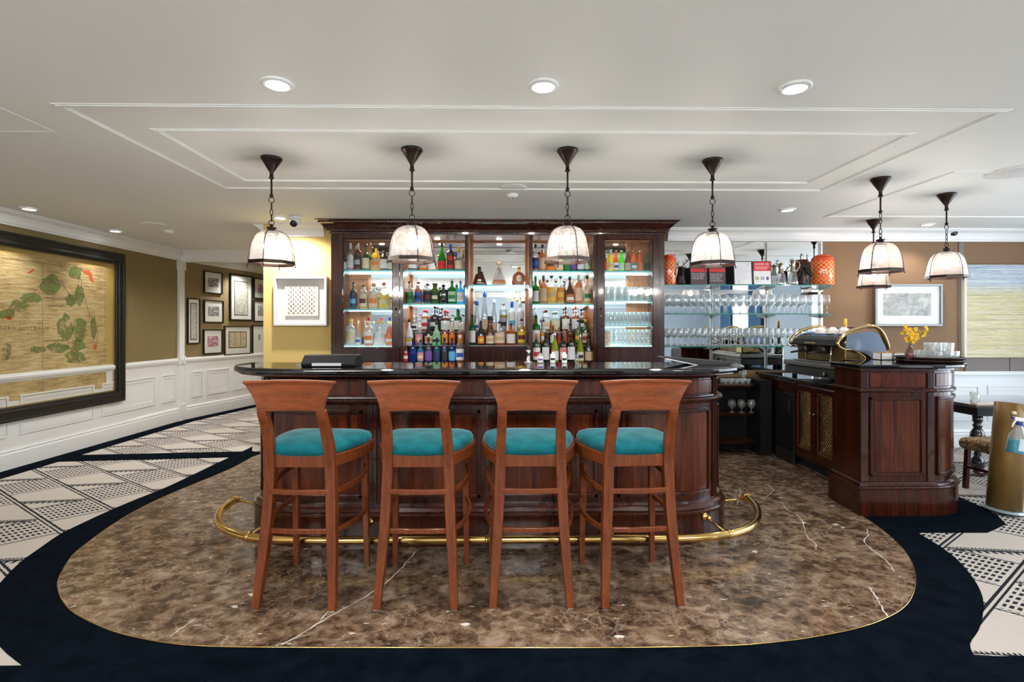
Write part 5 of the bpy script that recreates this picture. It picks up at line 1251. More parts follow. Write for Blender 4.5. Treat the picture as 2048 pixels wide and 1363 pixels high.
board(t, .185, .235, M_BLACKM, th=.006, name='backing'); board(t, .175, .225, M_PLUM, z0=.004, y=-.006, th=.002, name='print'); board(t, .175, .035, M_REDP, z0=.147, y=-.008, th=.0015, name='header')
text('lettering', 'No one under 18\nis allowed on these\npremises during\nhours trading.\nIt\'s against the law.', .0185, M_PAPER, t, (-.080, -.0095, .088), align='LEFT')
t = thing('framed_licence', 'white printed certificate in a thin black frame on the top glass shelf', 'certificate', (X(1486, 5.52), 5.52, GS['top'])); t.rotation_euler = (R(-5), 0, 0)
board(t, .205, .262, M_BLACK, th=.010, name='frame'); pg = board(t, .185, .245, M_PAPER, z0=.008, y=-.010, th=.001, name='page')
b = MB()
for i in range(9): b.box(-.075, .075-(i*37 % 50)/1000, -.0118, -.0109, .20-.018*i, .2025-.018*i)
b.build('print_lines', mat((.45, .45, .52), .6), pg)
b = MB().add([(.052, -.012, .222), (.068, -.012, .222), (.060, -.012, .236)], [(0, 1, 2)]).build('emblem', M_INK, pg, solid=.0006)
text('lettering', 'JU', .045, mat((.45, .46, .5), .6), pg, (-.045, -.0115, .034))
t = thing('framed_poster', 'black-framed poster with red UNDER 25? header', 'poster', (X(1524.5, 5.52), 5.52, GS['top'])); t.rotation_euler = (R(-5), 0, 0)
board(t, .205, .262, M_BLACK, th=.010, name='frame'); pg = board(t, .187, .247, M_PAPER, z0=.008, y=-.010, th=.001, name='page')
board(pg, .187, .100, M_REDP, z0=.155, y=-.011, th=.0006, name='header')
text('lettering', 'UNDER 25?', .032, M_PAPER, pg, (0, -.0122, .228), sx=1.0)
b = MB()
for i in range(3): b.box(-.080, .080-.015*i, -.0124, -.0116, .200-.014*i, .205-.014*i)
b.build('print_lines', mat((.85, .55, .55), .6), pg)
for x, c in ((-.058, (.42, .38, .20)), (.0, (.30, .36, .50)), (.055, (.12, .09, .22))): board(pg, .042 if x < .05 else .028, .036, mat(c, .5), x0=x, z0=.055, y=-.011, th=.0006, name='picture')
board(pg, .06, .012, mat((.75, .55, .40), .5), x0=-.05, z0=.032, y=-.011, th=.0006, name='caption')
# sloped card holder: acrylic stand
o = thing('acrylic_stand', 'small clear acrylic stand right of the red poster', 'stand', (X(1549, 5.53), 5.53, GS['top']))
MB().box(-.035, .035, -.002, .002, 0, .19).build('front', M_PANE, o); MB().box(-.035, .035, .002, .06, 0, .004).build('foot', M_PANE, o)

# ================================================================== BACK SERVICE AREA
sh = thing('corner_shelves', 'dark open shelf unit with rounded shelf ends behind the bar', 'shelf', (0, 0, 0))
MB().box(1.72, 2.82, 5.68, 5.74, .006, .80).build('back_panel', M_BLACK, sh)
MB().box(2.70, 2.82, 5.36, 5.68, .006, .80).build('side_panel', M_BLACK, sh)
for z in (.15, .45, .75):
    MB().prism([(1.72, 5.68)]+[(1.72, 5.36), (2.55, 5.36)]+arc(2.55, 5.50, .14, .14, 270, 360, 6)+[(2.69, 5.68)], z-.02, z).build('shelf_board', M_MAHO, sh, bevel=.004)
def shot():
    return MB().lathe([(0, 0), (.017, 0), (.019, .004), (.024, .058), (.0215, .058), (.017, .014), (0, .014)], seg=14)
for i in range(5):
    for j in range(2):
        glass_at('shot', shot, 2.36+.062*i, 5.44+.08*j, .75, 'small shot glass among those on the shelf behind the bar end', 'shot glasses on the corner shelf', name='shot_glass')
def brandy():
    b = MB(); b.lathe([(0, 0), (.034, 0), (.034, .002), (.006, .008), (.005, .035), (.02, .045), (.042, .075), (.044, .095), (.032, .135), (.030, .135)], seg=18); b.f = [f for f in b.f if len(f) == 4]; b.sm = [True]*len(b.f); return b
for i in range(3):
    glass_at('brandy', brandy, 2.44+.105*i, 5.46, .45, 'brandy balloon on the middle shelf behind the bar end', 'brandy balloons on the corner shelf', name='brandy_glass')
t = tumbler(.028, .14, False).build('highball_glass', M_CRY); tag(t, 'single tall glass standing at the right end of the corner shelf', 'glass'); t.location = (2.63, 5.60, .75)

run = thing('service_counter', 'dark service counter with lattice-fronted doors running to the right pod', 'counter', (0, 0, 0))
RX0 = 2.87
MB().box(RX0, 3.50, 4.34, 5.72, .10, .83).build('carcass', M_DARKW, run)
MB().box(RX0+.05, 3.50, 4.34, 5.72, .006, .10).build('toe_kick', M_BLACKM, run)
MB().prism([(2.83, 5.34), (2.83, 4.34), (3.50, 4.34), (3.50, 5.735), (2.83, 5.735)], .83, .862).build('worktop', M_BLACKG, run, bevel=.006, seg=3)
def lattice_door(y0, y1):
    d = MB(); x0, x1 = RX0-.022, RX0-.001; z0, z1 = .13, .80; w_ = .045
    d.box(x0, x1, y0, y0+w_, z0, z1).box(x0, x1, y1-w_, y1, z0, z1).box(x0, x1, y0+w_, y1-w_, z0, z0+w_*1.6).box(x0, x1, y0+w_, y1-w_, z1-w_, z1)
    o = d.build('door', M_DARKW, run, bevel=.003)
    l = MB(); a0, a1, b0, b1 = y0+w_, y1-w_, z0+w_*1.6, z1-w_; st_ = .034
    def seg(p, q): l.tube([(x0+.008, p[0], p[1]), (x0+.008, q[0], q[1])], .0022, 4)
    k = -(b1-b0)
    while k < (a1-a0):
        ya, za = max(a0, a0+k), max(b0, b0-k); yb, zb = min(a1, a0+k+(b1-b0)), min(b1, b0+(a1-a0)-k)
        if yb > ya: seg((ya, za), (yb, zb)); seg((a0+a1-ya, za), (a0+a1-yb, zb))
        k += st_
    l.build('brass_lattice', M_BRASS, o)
    f = MB(); f.box(x0-.002, x0+.004, a0, a0+.01, b0, b1).box(x0-.002, x0+.004, a1-.01, a1, b0, b1).box(x0-.002, x0+.004, a0, a1, b0, b0+.01).box(x0-.002, x0+.004, a0, a1, b1-.01, b1); f.build('lattice_frame', M_STOOL, o)
    MB().box(x0+.012, x0+.016, a0, a1, b0, b1).build('backing', M_BLACKM, o)
    return o
d1 = lattice_door(4.36, 4.665); d2 = lattice_door(4.675, 4.98)
for d, y in ((d1, 4.645), (d2, 4.70)): MB().lathe([(.004, 0), (.005, .014), (.010, .018), (.008, .026), (0, .027)], (RX0-.022, y, .56), 10, ax=Matrix.Rotation(R(-90), 3, 'Y')).build('knob', M_CHROME, d)
MB().box(RX0-.015, RX0-.001, 4.99, 5.32, .72, .815).build('drawer', M_MAHO, run, bevel=.003)
fr = thing('under_counter_fridge', 'black under-counter fridge beside the lattice doors', 'fridge', (0, 0, 0))
MB().box(RX0-.03, RX0-.002, 4.99, 5.33, .13, .70).build('door', M_BLACK, fr, bevel=.004)
MB().tube([(RX0-.03, 5.02, .62), (RX0-.055, 5.02, .62), (RX0-.055, 5.02, .50), (RX0-.03, 5.02, .50)], .006, 8).build('handle', M_BLACK, fr)
MB().box(RX0-.03, RX0-.005, 5.0, 5.32, .006, .13).build('vent_grille', M_BLACKM, fr)

# ---- right-hand pod
pod = thing('bar_pod', 'short mahogany counter pod with one rounded corner on the right', 'counter')
pp = Path([(2.90, 4.32), (2.90, 4.0), (2.60, 4.0), (2.575, 3.66), (3.07, 3.66)]+arc(3.07, 4.06, .40, .40, 270, 360)[1:]+[(3.47, 4.32)])
MB().prism(pp.poly(0), .18, 1.045).build('body', M_MAHO, pod)
b = MB(); b.prism(pp.poly(.03), .004, .20); pp.prof(b, 0, pp.L, halfround(.03, .205, .010)); b.build('plinth', M_MAHO, pod)
b = MB(); pp.prof(b, 0, pp.L, [(-.002, .215), (.026, .217), (.022, .232), (.010, .242), (-.002, .244)]); b.build('base_moulding', M_MAHO, pod)
b = MB(); pp.prof(b, 0, pp.L, [(-.002, .885), (.012, .888), (.018, .895), (.018, .905), (.010, .914), (-.002, .916)]); b.build('waist_moulding', M_MAHO, pod)
s1 = pp.s[3]; s2 = pp.s[4]; sE = pp.L-.28
for s_ in (s1+.028, s2+.01, sE):
    b = MB(); pp.band(b, s_-.026, s_+.026, .244, .885, 0, .010); pp.band(b, s_-.026, s_+.026, .916, 1.03, 0, .010); b.build('stile', M_DARKW, pod, bevel=.003)
for a_, c_ in ((s1+.07, s2-.04), (s2+.06, sE-.05)):
    frame_and_field(pp, a_, c_, .285, .855, pod, M_MAHOP)
    b = MB(); pp.band(b, a_-.01, c_+.01, .928, 1.025, -.002, .006); b.build('frieze_panel', M_MAHOP, pod, bevel=.004)
b = MB(); tpp = pp.poly(.022); b.prism(tpp, 1.045, 1.062); b.build('top_moulding', M_DARKW, pod, bevel=.004)
tq = [(2.88, 4.32), (2.88, 4.02), (2.578, 4.02), (2.555, 3.64), (3.07, 3.60)]+arc(3.09, 4.08, .48, .48, 270, 360)+[(3.57, 4.32)]
MB().prism(tq, 1.062, 1.088).build('stone_top', M_BLACKG, pod, bevel=.008, seg=3)
PT = 1.088
# trays and tumblers, vase, orchids
tx, ty = 3.27, 3.90
M_TRAY = mat((.028, .014, .010), .3, name='brown_bakelite')
def tray(z, lab, r=.215):
    t = thing('serving_tray', lab, 'tray', (tx, ty, z), group='round serving trays')
    MB().lathe([(0, 0), (r*.93, 0), (r, .018), (r*1.01, .021), (r*.985, .021), (r*.92, .004), (0, .004)], seg=40).build('tray_body', M_TRAY, t)
    MB().shell([(r*.975, .0185), (r*1.012, .0205), (r*1.012, .0225), (r*.975, .0215)], seg=40).build('rim', mat((.05, .028, .02), .25), t)
tray(PT, 'lower of the two stacked round brown trays on the right pod'); tray(PT+.0225, 'upper round brown tray carrying the tumblers on the right pod')
TZ = PT+.0225+.0045
for k, (dx, dy) in enumerate(((-.015, -.08), (.07, -.085), (.145, -.05), (.02, .01), (.105, .02), (-.04, .075), (.05, .10))):
    glass_at('cutp', lambda: tumbler(.041, .062, True), tx+dx, ty+dy, TZ, 'cut-crystal tumbler in the lower layer on the round tray', 'tumblers on the tray', name='cut_tumbler')
for k, (dx, dy) in enumerate(((-.01, -.075), (.075, -.08), (.025, .015), (.11, .02))):
    glass_at('cutp', lambda: 0, tx+dx, ty+dy, TZ+.0625, 'cut-crystal tumbler stacked in the upper layer on the round tray', 'stacked tumblers on the tray', name='cut_tumbler')
vx, vy = 3.005, 3.80
t = thing('bud_vase', 'ribbed dusky brown glass vase holding yellow orchids', 'vase', (X(1823, 3.84), 3.85, TZ-.0))
vs_ = MB(); pr = [(0, 0), (.024, 0), (.031, .012), (.034, .035), (.028, .062), (.014, .088), (.010, .102), (.013, .112), (.010, .112), (.0, .10)]
vs_.lathe(pr, seg=32)
for i, v in enumerate(vs_.v):
    a = atan2(v[1], v[0]); k = 1+.04*cos(a*12); vs_.v[i] = (v[0]*k, v[1]*k, v[2])
vs_.build('vase_body', mat((.13, .055, .045), .12, coat=.5), t)
vloc = t.location.copy()
M_ORC = mat((.90, .52, .01), .5, name='yellow_petals', var=.2, bs=40); M_STEM = mat((.10, .20, .03), .5, name='green_stem')
def petal(b, c, n, up, L, W):
    n = n.normalized(); u = (up-n*up.dot(n)).normalized(); s_ = n.cross(u)
    for k in range(5):
        a = 2*pi*k/5; d = u*cos(a)+s_*sin(a); e = u*-sin(a)+s_*cos(a)
        p0 = c; p1 = c+d*L*.55+e*W+n*.002; p2 = c+d*L+n*.005; p3 = c+d*L*.55-e*W+n*.002
        b.add([p0, p1, p2, p3], [(0, 1, 2, 3)]); b.add([p-n*.0012 for p in (p0, p1, p2, p3)], [(3, 2, 1, 0)])
    b.lathe([(0, .006), (.004, .003), (.005, 0), (0, -.002)], tuple(c), 6)
rnd = random.Random(3)
for tip, lab in (((-.062, -.01, .255), 'yellow orchid spray leaning left in the brown vase'), ((.035, .0, .245), 'yellow orchid spray standing upright in the brown vase'), ((.135, .01, .235), 'yellow orchid spray leaning right over the tumblers')):
    o = thing('orchid_spray', lab, 'flowers', vloc, group='yellow orchids in the vase')
    p = smooth([(0, 0, .03), (tip[0]*.06, 0, .112), (tip[0]*.5, tip[1]*.5, .18), tip], 6)
    MB().tube(p, .0018, 6).build('stem', M_STEM, o)
    b = MB()
    for i in range(17):
        q = Vector(p[min(len(p)-1, 9+(i*9)//17)]); off = Vector((rnd.uniform(-1, 1), rnd.uniform(-1, .6), rnd.uniform(-1, 1))).normalized()*rnd.uniform(.008, .028)
        nn = (off+Vector((0, -.03, 0))).normalized(); petal(b, q+off, nn, Vector((rnd.uniform(-.3, .3), .1, 1)), rnd.uniform(.013, .019), rnd.uniform(.005, .007))
    b.build('blossoms', M_ORC, o)
# sachet caddy behind
t = thing('sachet_caddy', 'white two-compartment caddy of sachets behind the vase', 'caddy', (3.20, 4.22, PT))
b = MB()
for x0, x1 in ((-.10, -.005), (.005, .10)): b.box(x0, x1, -.05, -.045, 0, .055).box(x0, x1, .045, .05, 0, .055).box(x0, x0+.005, -.05, .05, 0, .055).box(x1-.005, x1, -.05, .05, 0, .055).box(x0, x1, -.05, .05, 0, .005)
b.build('tray_box', mat(K['wht'], .3), t)
b = MB(); rnd = random.Random(5)
for i in range(16):
    x = -.092+.0118*i+(.004 if i > 7 else 0); z = rnd.uniform(.052, .066); b.box(x, x+.005, -.035, .035, .006, z)
b.build('sachets', mat((.45, .28, .13), .6, var=.5, bs=60), t)

# ---- espresso machine and grill on the service counter
WT = .862
g = thing('contact_grill', 'low grey metal contact grill box under the espresso machine', 'grill', (0, 0, WT))
gx0, gx1, gy0, gy1 = 2.90, 3.42, 4.38, 5.26
MB().box(gx0, gx1, gy0, gy1, .035, .115).build('body', mat((.055, .058, .058), .4, .3), g, bevel=.008)
MB().box(gx0-.012, gx1, gy0-.01, gy1+.01, .118, .168).build('top_cover', mat((.22, .22, .21), .35, .6), g, bevel=.014, seg=3)
for x in (gx0+.06, gx1-.06):
    for y in (gy0+.08, gy1-.08): MB().lathe([(0, 0), (.022, 0), (.024, .01), (.020, .036), (0, .036)], (x, y, 0), 14).build('foot', M_BLACKM, g)
MB().lathe([(.024, -.001), (.024, .014), (.018, .018), (0, .018)], (gx0, gy0+.20, .075), 18, ax=Matrix.Rotation(R(-90), 3, 'Y')).build('knob', M_BLACK, g)
MB().box(gx0-.021, gx0-.017, gy0+.197, gy0+.203, .062, .088).build('knob_mark', M_PAPER, g)
MB().lathe([(.014, -.001), (.014, .006), (0, .006)], (gx0, gy0+.42, .078), 14, ax=Matrix.Rotation(R(-90), 3, 'Y')).build('indicator', M_BLACK, g)
EZ = WT+.169
e = thing('espresso_machine', 'espresso machine with swooping brass side frames and cups on top', 'coffee machine', (0, 0, EZ))
M_CMIR = mat((.30, .34, .42), .16, 1, name='blued_steel_panel'); M_BR2 = mat((.72, .52, .22), .14, 1, name='polished_gold_metal')
EY0, EY1 = 4.42, 5.16
def XZ(y): return Matrix(((1, 0, 0, 0), (0, 0, 1, y), (0, 1, 0, 0), (0, 0, 0, 1)))
def e2(px, py): x, z = ray(px, py, EY0)[0], Z(px, py, EY0)-EZ; return (x, z)
side = [e2(*p) for p in ((1690, 697), (1694, 672), (1715, 665), (1745, 662), (1757, 668), (1771, 692), (1771, 722), (1750, 722), (1740, 714), (1715, 702))]
back = [(2.99, .0), (2.99, .13), (3.03, .22), (3.12, .245), (3.28, .25), (3.33, .20), (3.34, .0)]
MB().prismM([(2.98, .012), (2.98, .19), (3.04, .235), (3.30, .25), (3.335, .16), (3.335, .012)], EY0+.02, EY1-.02, XZ(0)).build('body', mat((.30, .20, .085), .28, .9, name='bronzed_metal'), e, bevel=.01)
for y in (EY0, EY1):
    n_ = 'side_panel'; dx = 0
    MB().prismM(side, y-.006, y+.006, XZ(0)).build(n_, M_CMIR, e, bevel=.002)
    arc_ = [e2(*p) for p in ((1692, 700), (1675, 690), (1680, 677), (1700, 662), (1728, 653), (1748, 653), (1762, 664), (1774, 690), (1774, 700))]
    A = smooth([(x, y-.004, z) for x, z in arc_], 5); n = len(A)
    MB().tube(A, [.006+.011*sin(pi*i/(n-1))**.7+(.006 if i > n*.6 else 0)*sin(pi*(i-n*.6)/(n*.4)) for i in range(n)], 12, flat=(1.3, .9)).build('brass_frame', M_BR2, e)
    lo = [e2(*p) for p in ((1692, 698), (1712, 703), (1727, 712), (1728, 719), (1712, 724))]
    MB().tube(smooth([(x, y-.006, z) for x, z in lo], 5), .005, 8).build('lower_loop', M_BR2, e)
    lo = [e2(*p) for p in ((1700, 700), (1722, 704), (1738, 712), (1747, 722))]
    MB().tube(smooth([(x, y-.008, z) for x, z in lo], 5), .0045, 8).build('lower_sweep', M_BLACK, e)
# black hood front with group heads and brew panel
hood = [(2.90, .165), (2.93, .215), (2.99, .245), (3.04, .25), (3.04, .16), (2.97, .145)]
MB().prismM(hood, EY0+.08, EY1-.01, XZ(0)).build('hood', M_BLACK, e, bevel=.008)
MB().box(2.893, 2.91, EY0+.30, EY0+.48, .175, .19).build('badge_strip', M_BR2, e)
for k in range(3):
    MB().tube([(2.93-.0*k, EY0+.10+.018*k, .165), (2.955, EY0+.10+.018*k, .205), (3.0, EY0+.10+.018*k, .235)], .006, 8).build('trim_bar', M_BR2, e)
for yy in (EY0+.26, EY0+.54):
    gh = MB().lathe([(.0, .085), (.034, .088), (.042, .10), (.040, .14), (.030, .165), (0, .166)], (2.94, yy, 0), 18).build('group_head', M_BLACK, e)
    MB().tube([(2.90, yy, .10), (2.85, yy, .095), (2.80, yy+.01, .085)], [.008, .011, .009], 8).build('portafilter_handle', M_BLACKM, gh)
MB().box(2.962, 2.975, EY1-.16, EY1-.03, .015, .13).build('control_plate', M_BR2, e, bevel=.003)
MB().box(2.958, 2.963, EY1-.12, EY1-.09, .08, .10).build('red_button', M_REDP, e)
MB().tube([(2.93, EY0+.12, .16), (2.925, EY0+.12, .13)], .005, 8).tube([(2.925, EY0+.12, .13), (2.92, EY0+.13, .02)], .0075, 8).build('steam_wand', M_CHROME, e)
MB().tube([(2.95, EY1-.03, .14), (2.86, EY1+.02, .13), (2.80, EY1+.05, .06)], .005, 8).build('steam_wand', M_CHROME, e)
MB().box(2.90, 2.98, EY0+.05, EY1-.05, .001, .014).build('drip_tray', M_STEEL, e, bevel=.003)
# glass guard rail
gd = MB(); ar = [(3.02+.30*cos(R(180-a)) *.5+.15, .25+.055*sin(R(a))) for a in range(0, 181, 15)]
MB().box(3.05, 3.32, EY0+.03, EY1-.03, .25, .256).build('cup_tray', M_STEEL, e)
MB().tube(smooth([(3.31, EY0+.03, .256), (3.32, EY0+.05, .31), (3.32, (EY0+EY1)/2, .325), (3.32, EY1-.05, .31), (3.31, EY1-.03, .256)], 6), .005, 8).build('guard_rail', M_BLACK, e)
# cloth and cups
n = 22; vs = []; rnd = random.Random(2)
for i in range(n+1):
    for j in range(7):
        u = i/n; v = j/6; y = 4.50+.60*u; x = 3.20-.23*v-.02*max(0, v-.6)*sin(u*23); z = EZ+.262+.004*sin(u*31+v*7)-(.0 if v < .55 else (v-.55)*.11*(1+.35*sin(u*19)))
        vs.append((x, y, z))
fs = [(i*7+j, (i+1)*7+j, (i+1)*7+j+1, i*7+j+1) for i in range(n) for j in range(6)]
tag(MB().add(vs, fs, True).build('tea_towel', mat((.045, .10, .24), .9, bump=.3, bs=200), solid=.004), 'blue cloth draped over the front edge of the espresso machine top', 'cloth')
def cup(x, y, lab):
    t = thing('coffee_cup', lab, 'cup', (x, y, EZ+.268), group='upturned white cups on the espresso machine')
    MB().lathe([(.052, 0), (.051, .004), (.048, .022), (.038, .046), (.022, .056), (.022, .062), (.018, .062), (.017, .058), (0, .057)], seg=24).build('bowl', mat((.80, .74, .70), .25, coat=.3), t)
    MB().tube(smooth([(-.046, .0, .010), (-.066, .0, .014), (-.068, .0, .032), (-.040, .0, .042)], 4), .004, 6).build('handle', mat((.80, .74, .70), .25, coat=.3), t)
for y, lab in ((4.98, 'upturned white cup furthest left on the espresso machine'), (4.80, 'upturned white cup in the middle on the espresso machine'), (4.64, 'upturned white cup furthest right on the espresso machine')): cup(3.105, y, lab)
# champagne bottle behind
bottle(3.44, 5.12, WT, .58, .10, 'burg', 'dgn', 'gld', None, 0, 'gold-foiled champagne bottle rising behind the espresso machine', None, 'long')

# ================================================================== THINGS ON THE BAR TOP
BT = 1.110
t = thing('till_screen', 'low black till unit with pale strip on the left of the bar top', 'till', (X(667, 3.30), 3.30, BT))
MB().prismM([(-.11, 0), (.07, 0), (.07, .055), (.05, .072), (-.06, .072), (-.115, .02)], -.165, .165, Matrix(((0, 0, 1, 0), (1, 0, 0, 0), (0, 1, 0, 0), (0, 0, 0, 1)))).build('casing', mat((.006, .006, .007), .55, spec=.2), t, bevel=.008, seg=3)
MB().box(-.095, .085, -.118, -.109, .006, .024).build('pale_strip', mat((.50, .52, .54), .4), t, bevel=.002)
tag(MB().prism([(-.0, -.012), (.09, -.02), (.09, .02)], 0, .010).build('pen_tray_tip', M_STEEL, loc=(X(592, 3.30), 3.32, BT)), 'small pointed metal bottle opener left of the black till unit', 'bottle opener').name = 'bottle_opener'
t = thing('menu_folder', 'black menu folder lying open at the right end of the bar top', 'menu', (X(1390, 3.42), 3.42, BT)); t.rotation_euler = (0, 0, R(-3))
MB().prismM([(-.235, .045), (-.225, .052), (.21, .018), (.22, .008), (.19, .0), (-.02, .0)], -.10, .09, Matrix(((1, 0, 0, 0), (0, 0, 1, 0), (0, 1, 0, 0), (0, 0, 0, 1)))).build('cover', M_BLACKM, t, bevel=.002)
MB().prismM([(-.225, .040), (-.03, .0), (-.01, .0), (-.215, .044)], -.102, -.1005, Matrix(((1, 0, 0, 0), (0, 0, 1, 0), (0, 1, 0, 0), (0, 0, 0, 1)))).build('pages', M_PAPER, t)
bottle(X(1081, 3.5), 3.52, BT, .085, .042, 'stck', 'slv', 'blk', 'wht', 0, 'small pourer-topped bottle with white and purple label on the bar edge', None, 'pour', l2='pur')
for px, lab in ((1106, 'left one of two small white tins with red tops on the bar edge'), (1129.5, 'right one of two small white tins with red tops on the bar edge')):
    bottle(X(px, 3.5), 3.52, BT, .088, .038, 'stck', 'wht', 'red', 'wht', 0, lab, None, 'screw', l2='blk', kind='bitters_tin')
bottle(X(1154, 3.5), 3.52, BT, .085, .034, 'bell', 'clr', 'blk', None, 0, 'small clear dasher bottle with chrome pourer on the bar edge', None, 'pour')
t = thing('beer_tap', 'slim chrome tap standing at the back of the bar top', 'tap', (X(1057, 3.52), 3.54, BT))
MB().lathe([(.028, 0), (.028, .006), (.012, .014), (.010, .07), (.016, .075), (.014, .09), (0, .092)], seg=18).build('column', M_CHROME, t)
MB().tube([(0, 0, .08), (0, -.04, .08), (0, -.045, .06)], .007, 10).build('spout', M_CHROME, t)
MB().lathe([(.004, .09), (.008, .10), (.006, .118), (0, .12)], seg=12).build('tap_handle', M_BLACK, t)

# ================================================================== WALL ART
def wallpt(px, py, a, b):
    # where the pixel's ray meets the vertical plane through a and b: distance along, height
    u = (px-CX)/F; v = (HY-py)/F
    dx, dy = SA+u*CA, CA-u*SA; ex, ey = b[0]-a[0], b[1]-a[1]
    D = (a[0]*ey-a[1]*ex)/(dx*ey-dy*ex)
    L = hypot(ex, ey); x, y = D*dx, D*dy
    return ((x-a[0])*ex+(y-a[1])*ey)/L, H+v*D
def art_root(name, label, cat, a, b, s, z, group=None):
    # local frame: x along the wall (to the right as seen), y into the wall, z up
    ex, ey = b[0]-a[0], b[1]-a[1]; L = hypot(ex, ey)
    t = thing(name, label, cat, (a[0]+ex/L*s, a[1]+ey/L*s, z), atan2(ey, ex), group); return t
def frame_ring(w_, h_, fw, d, back=0.0):
    b = MB(); x, z = w_/2, h_/2
    b.box(-x, x, -d, back, -z, -z+fw).box(-x, x, -d, back, z-fw, z).box(-x, -x+fw, -d, back, -z+fw, z-fw).box(x-fw, x, -d, back, -z+fw, z-fw); return b
def flat(t, name, x0, x1, z0, z1, y, m): return MB().box(x0, x1, y-.0015, y, z0, z1).build(name, m, t)
def photo_mat(kind):
    m, nt, b = newmat('print_'+kind); n = tex(nt, 'ShaderNodeTexNoise', Scale=38, Detail=6, Roughness=.7)
    pal = {'bw': [(.38, (.03, .03, .03)), (.5, (.25, .25, .25)), (.6, (.72, .72, .72))], 'mag': [(.38, (.16, .02, .07)), (.5, (.48, .20, .30)), (.6, (.80, .72, .74))],
           'doc': [(.42, (.36, .36, .30)), (.55, (.58, .59, .53)), (.7, (.66, .66, .60))], 'parch': [(.4, (.42, .34, .2)), (.6, (.62, .52, .34))], 'grey': [(.35, (.12, .13, .14)), (.6, (.45, .46, .46))]}[kind]
    nt.links.new(ramp(nt, n.outputs[0], pal), b.inputs['Base Color']); b.inputs['Roughness'].default_value = .5; return m
PM = {k: photo_mat(k) for k in ('bw', 'mag', 'doc', 'parch', 'grey')}
M_MATB = mat((.74, .73, .70), .6, name='mount_board')
def framed(px0, px1, py0, py1, kind, label, inner, fm=M_BLACK, fw=.016, extra=None, a=P1, b=P2, pane=True):
    s0, _ = wallpt(px0, 600, a, b); s1, _ = wallpt(px1, 600, a, b); sc = (s0+s1)/2; pm = (px0+px1)/2
    z1 = wallpt(pm, py0, a, b)[1]; z0 = wallpt(pm, py1, a, b)[1]; w_, h_ = s1-s0, z1-z0
    t = art_root('picture_frame', label, 'picture', a, b, sc, (z0+z1)/2, 'small framed pictures in the corridor' if a is P1 else None)
    frame_ring(w_, h_, fw, .028).build('frame', fm, t, bevel=.002)
    flat(t, 'mount', -w_/2+fw, w_/2-fw, -h_/2+fw, h_/2-fw, -.010, M_MATB)
    kx, kz0, kz1 = inner
    pw = w_*kx/2
    if kind in ('doc2', 'cert', 'strip'):
        flat(t, 'dark_mount', -pw-.012, pw+.012, -h_/2+h_*kz0-.012, -h_/2+h_*kz1+.012, -.0115, M_BLACKM)
    if kind == 'cert':
        for k in range(3): flat(t, 'document', -pw+2*pw*k/3+.004, -pw+2*pw*(k+1)/3-.004, -h_/2+h_*kz0, -h_/2+h_*kz1, -.013, PM['parch'])
    elif kind == 'multi':
        for x, z, r, e in ((-.2, .10, .03, 1.6), (.12, .16, .03, 1.4), (.06, -.13, .03, 1.2)):
            flat(t, 'picture', w_*x-r, w_*x+r, h_*z-r*e, h_*z+r*e, -.013, PM['grey'])
    else:
        flat(t, 'document' if kind in ('doc2', 'strip') else 'picture', -pw, pw, -h_/2+h_*kz0, -h_/2+h_*kz1, -.013, PM[{'doc2': 'doc', 'strip': 'doc'}.get(kind, kind)])
    if pane: MB().box(-w_/2+fw, w_/2-fw, -.019, -.017, -h_/2+fw, h_/2-fw).build('glass_pane', M_DOOR, t)
    return t
framed(373, 398, 596, 687, 'strip', 'tall narrow framed document beside the pilaster', (.42, .1, .88))
framed(406, 443, 543, 587, 'bw', 'black-framed black and white photograph, top of the left column', (.55, .3, .72))
framed(406, 445, 600, 645, 'bw', 'black-framed black and white photograph, middle of the left column', (.55, .3, .72))
framed(405, 443, 658, 707, 'mag', 'black-framed magenta-toned photograph at the bottom of the left column', (.55, .28, .72))
framed(458, 503, 549, 641, 'doc2', 'large framed grey document with dark inner mount in the corridor', (.56, .13, .84), fw=.024)
framed(447, 500, 651, 709, 'cert', 'framed three-panel certificate below the large corridor document', (.64, .26, .78), fm=mat((.09, .06, .02), .3, .4, name='bronzed_frame'), fw=.02)
framed(506, 548, 558, 598, 'mag', 'magenta-toned framed photograph cut off by the ochre wall', (.62, .3, .72))
framed(506, 548, 602, 643, 'bw', 'black and white framed photograph cut off by the ochre wall', (.62, .28, .75))
framed(503, 548, 650, 708, 'multi', 'framed board of three small portraits cut off by the ochre wall', (.5, .3, .7))

# big map on the left wall
A_, B_ = (LX, -10.0), (LX, 10.0)
def mp_(px, py): s_, z = wallpt(px, py, A_, B_); return s_-10.0, z      # -> (Y, z)
mY0, mY1, mzb, mzt = 3.30, 6.42, .455, 2.265
mt = thing('framed_map', 'very large antique map in a wide black frame on the left wall', 'map', (LX, (mY0+mY1)/2, (mzb+mzt)/2), R(90))
w_, h_ = mY1-mY0, mzt-mzb; oy, oz = (mY0+mY1)/2, (mzb+mzt)/2
b = frame_ring(w_, h_, .14, .045); x, z = w_/2, h_/2
for k, d in ((.0, .055), (.085, .062)):
    b.box(-x+k, x-k, -d, -.01, -z+k, -z+k+.03).box(-x+k, x-k, -d, -.01, z-k-.03, z-k).box(-x+k, -x+k+.03, -d, -.01, -z+k+.03, z-k-.03).box(x-k-.03, x-k, -d, -.01, -z+k+.03, z-k-.03)
b.build('frame', M_BLACK, mt, bevel=.008)
M_GILT = mat((.50, .36, .10), .35, .7, name='gilt_slip'); frame_ring(w_-.27, h_-.27, .012, .022).build('gilt_slip', M_GILT, mt)
flat(mt, 'gold_mount', -x+.12, x-.12, -z+.12, z-.12, -.004, mat((.44, .31, .09), .6, name='gold_mount_board'))
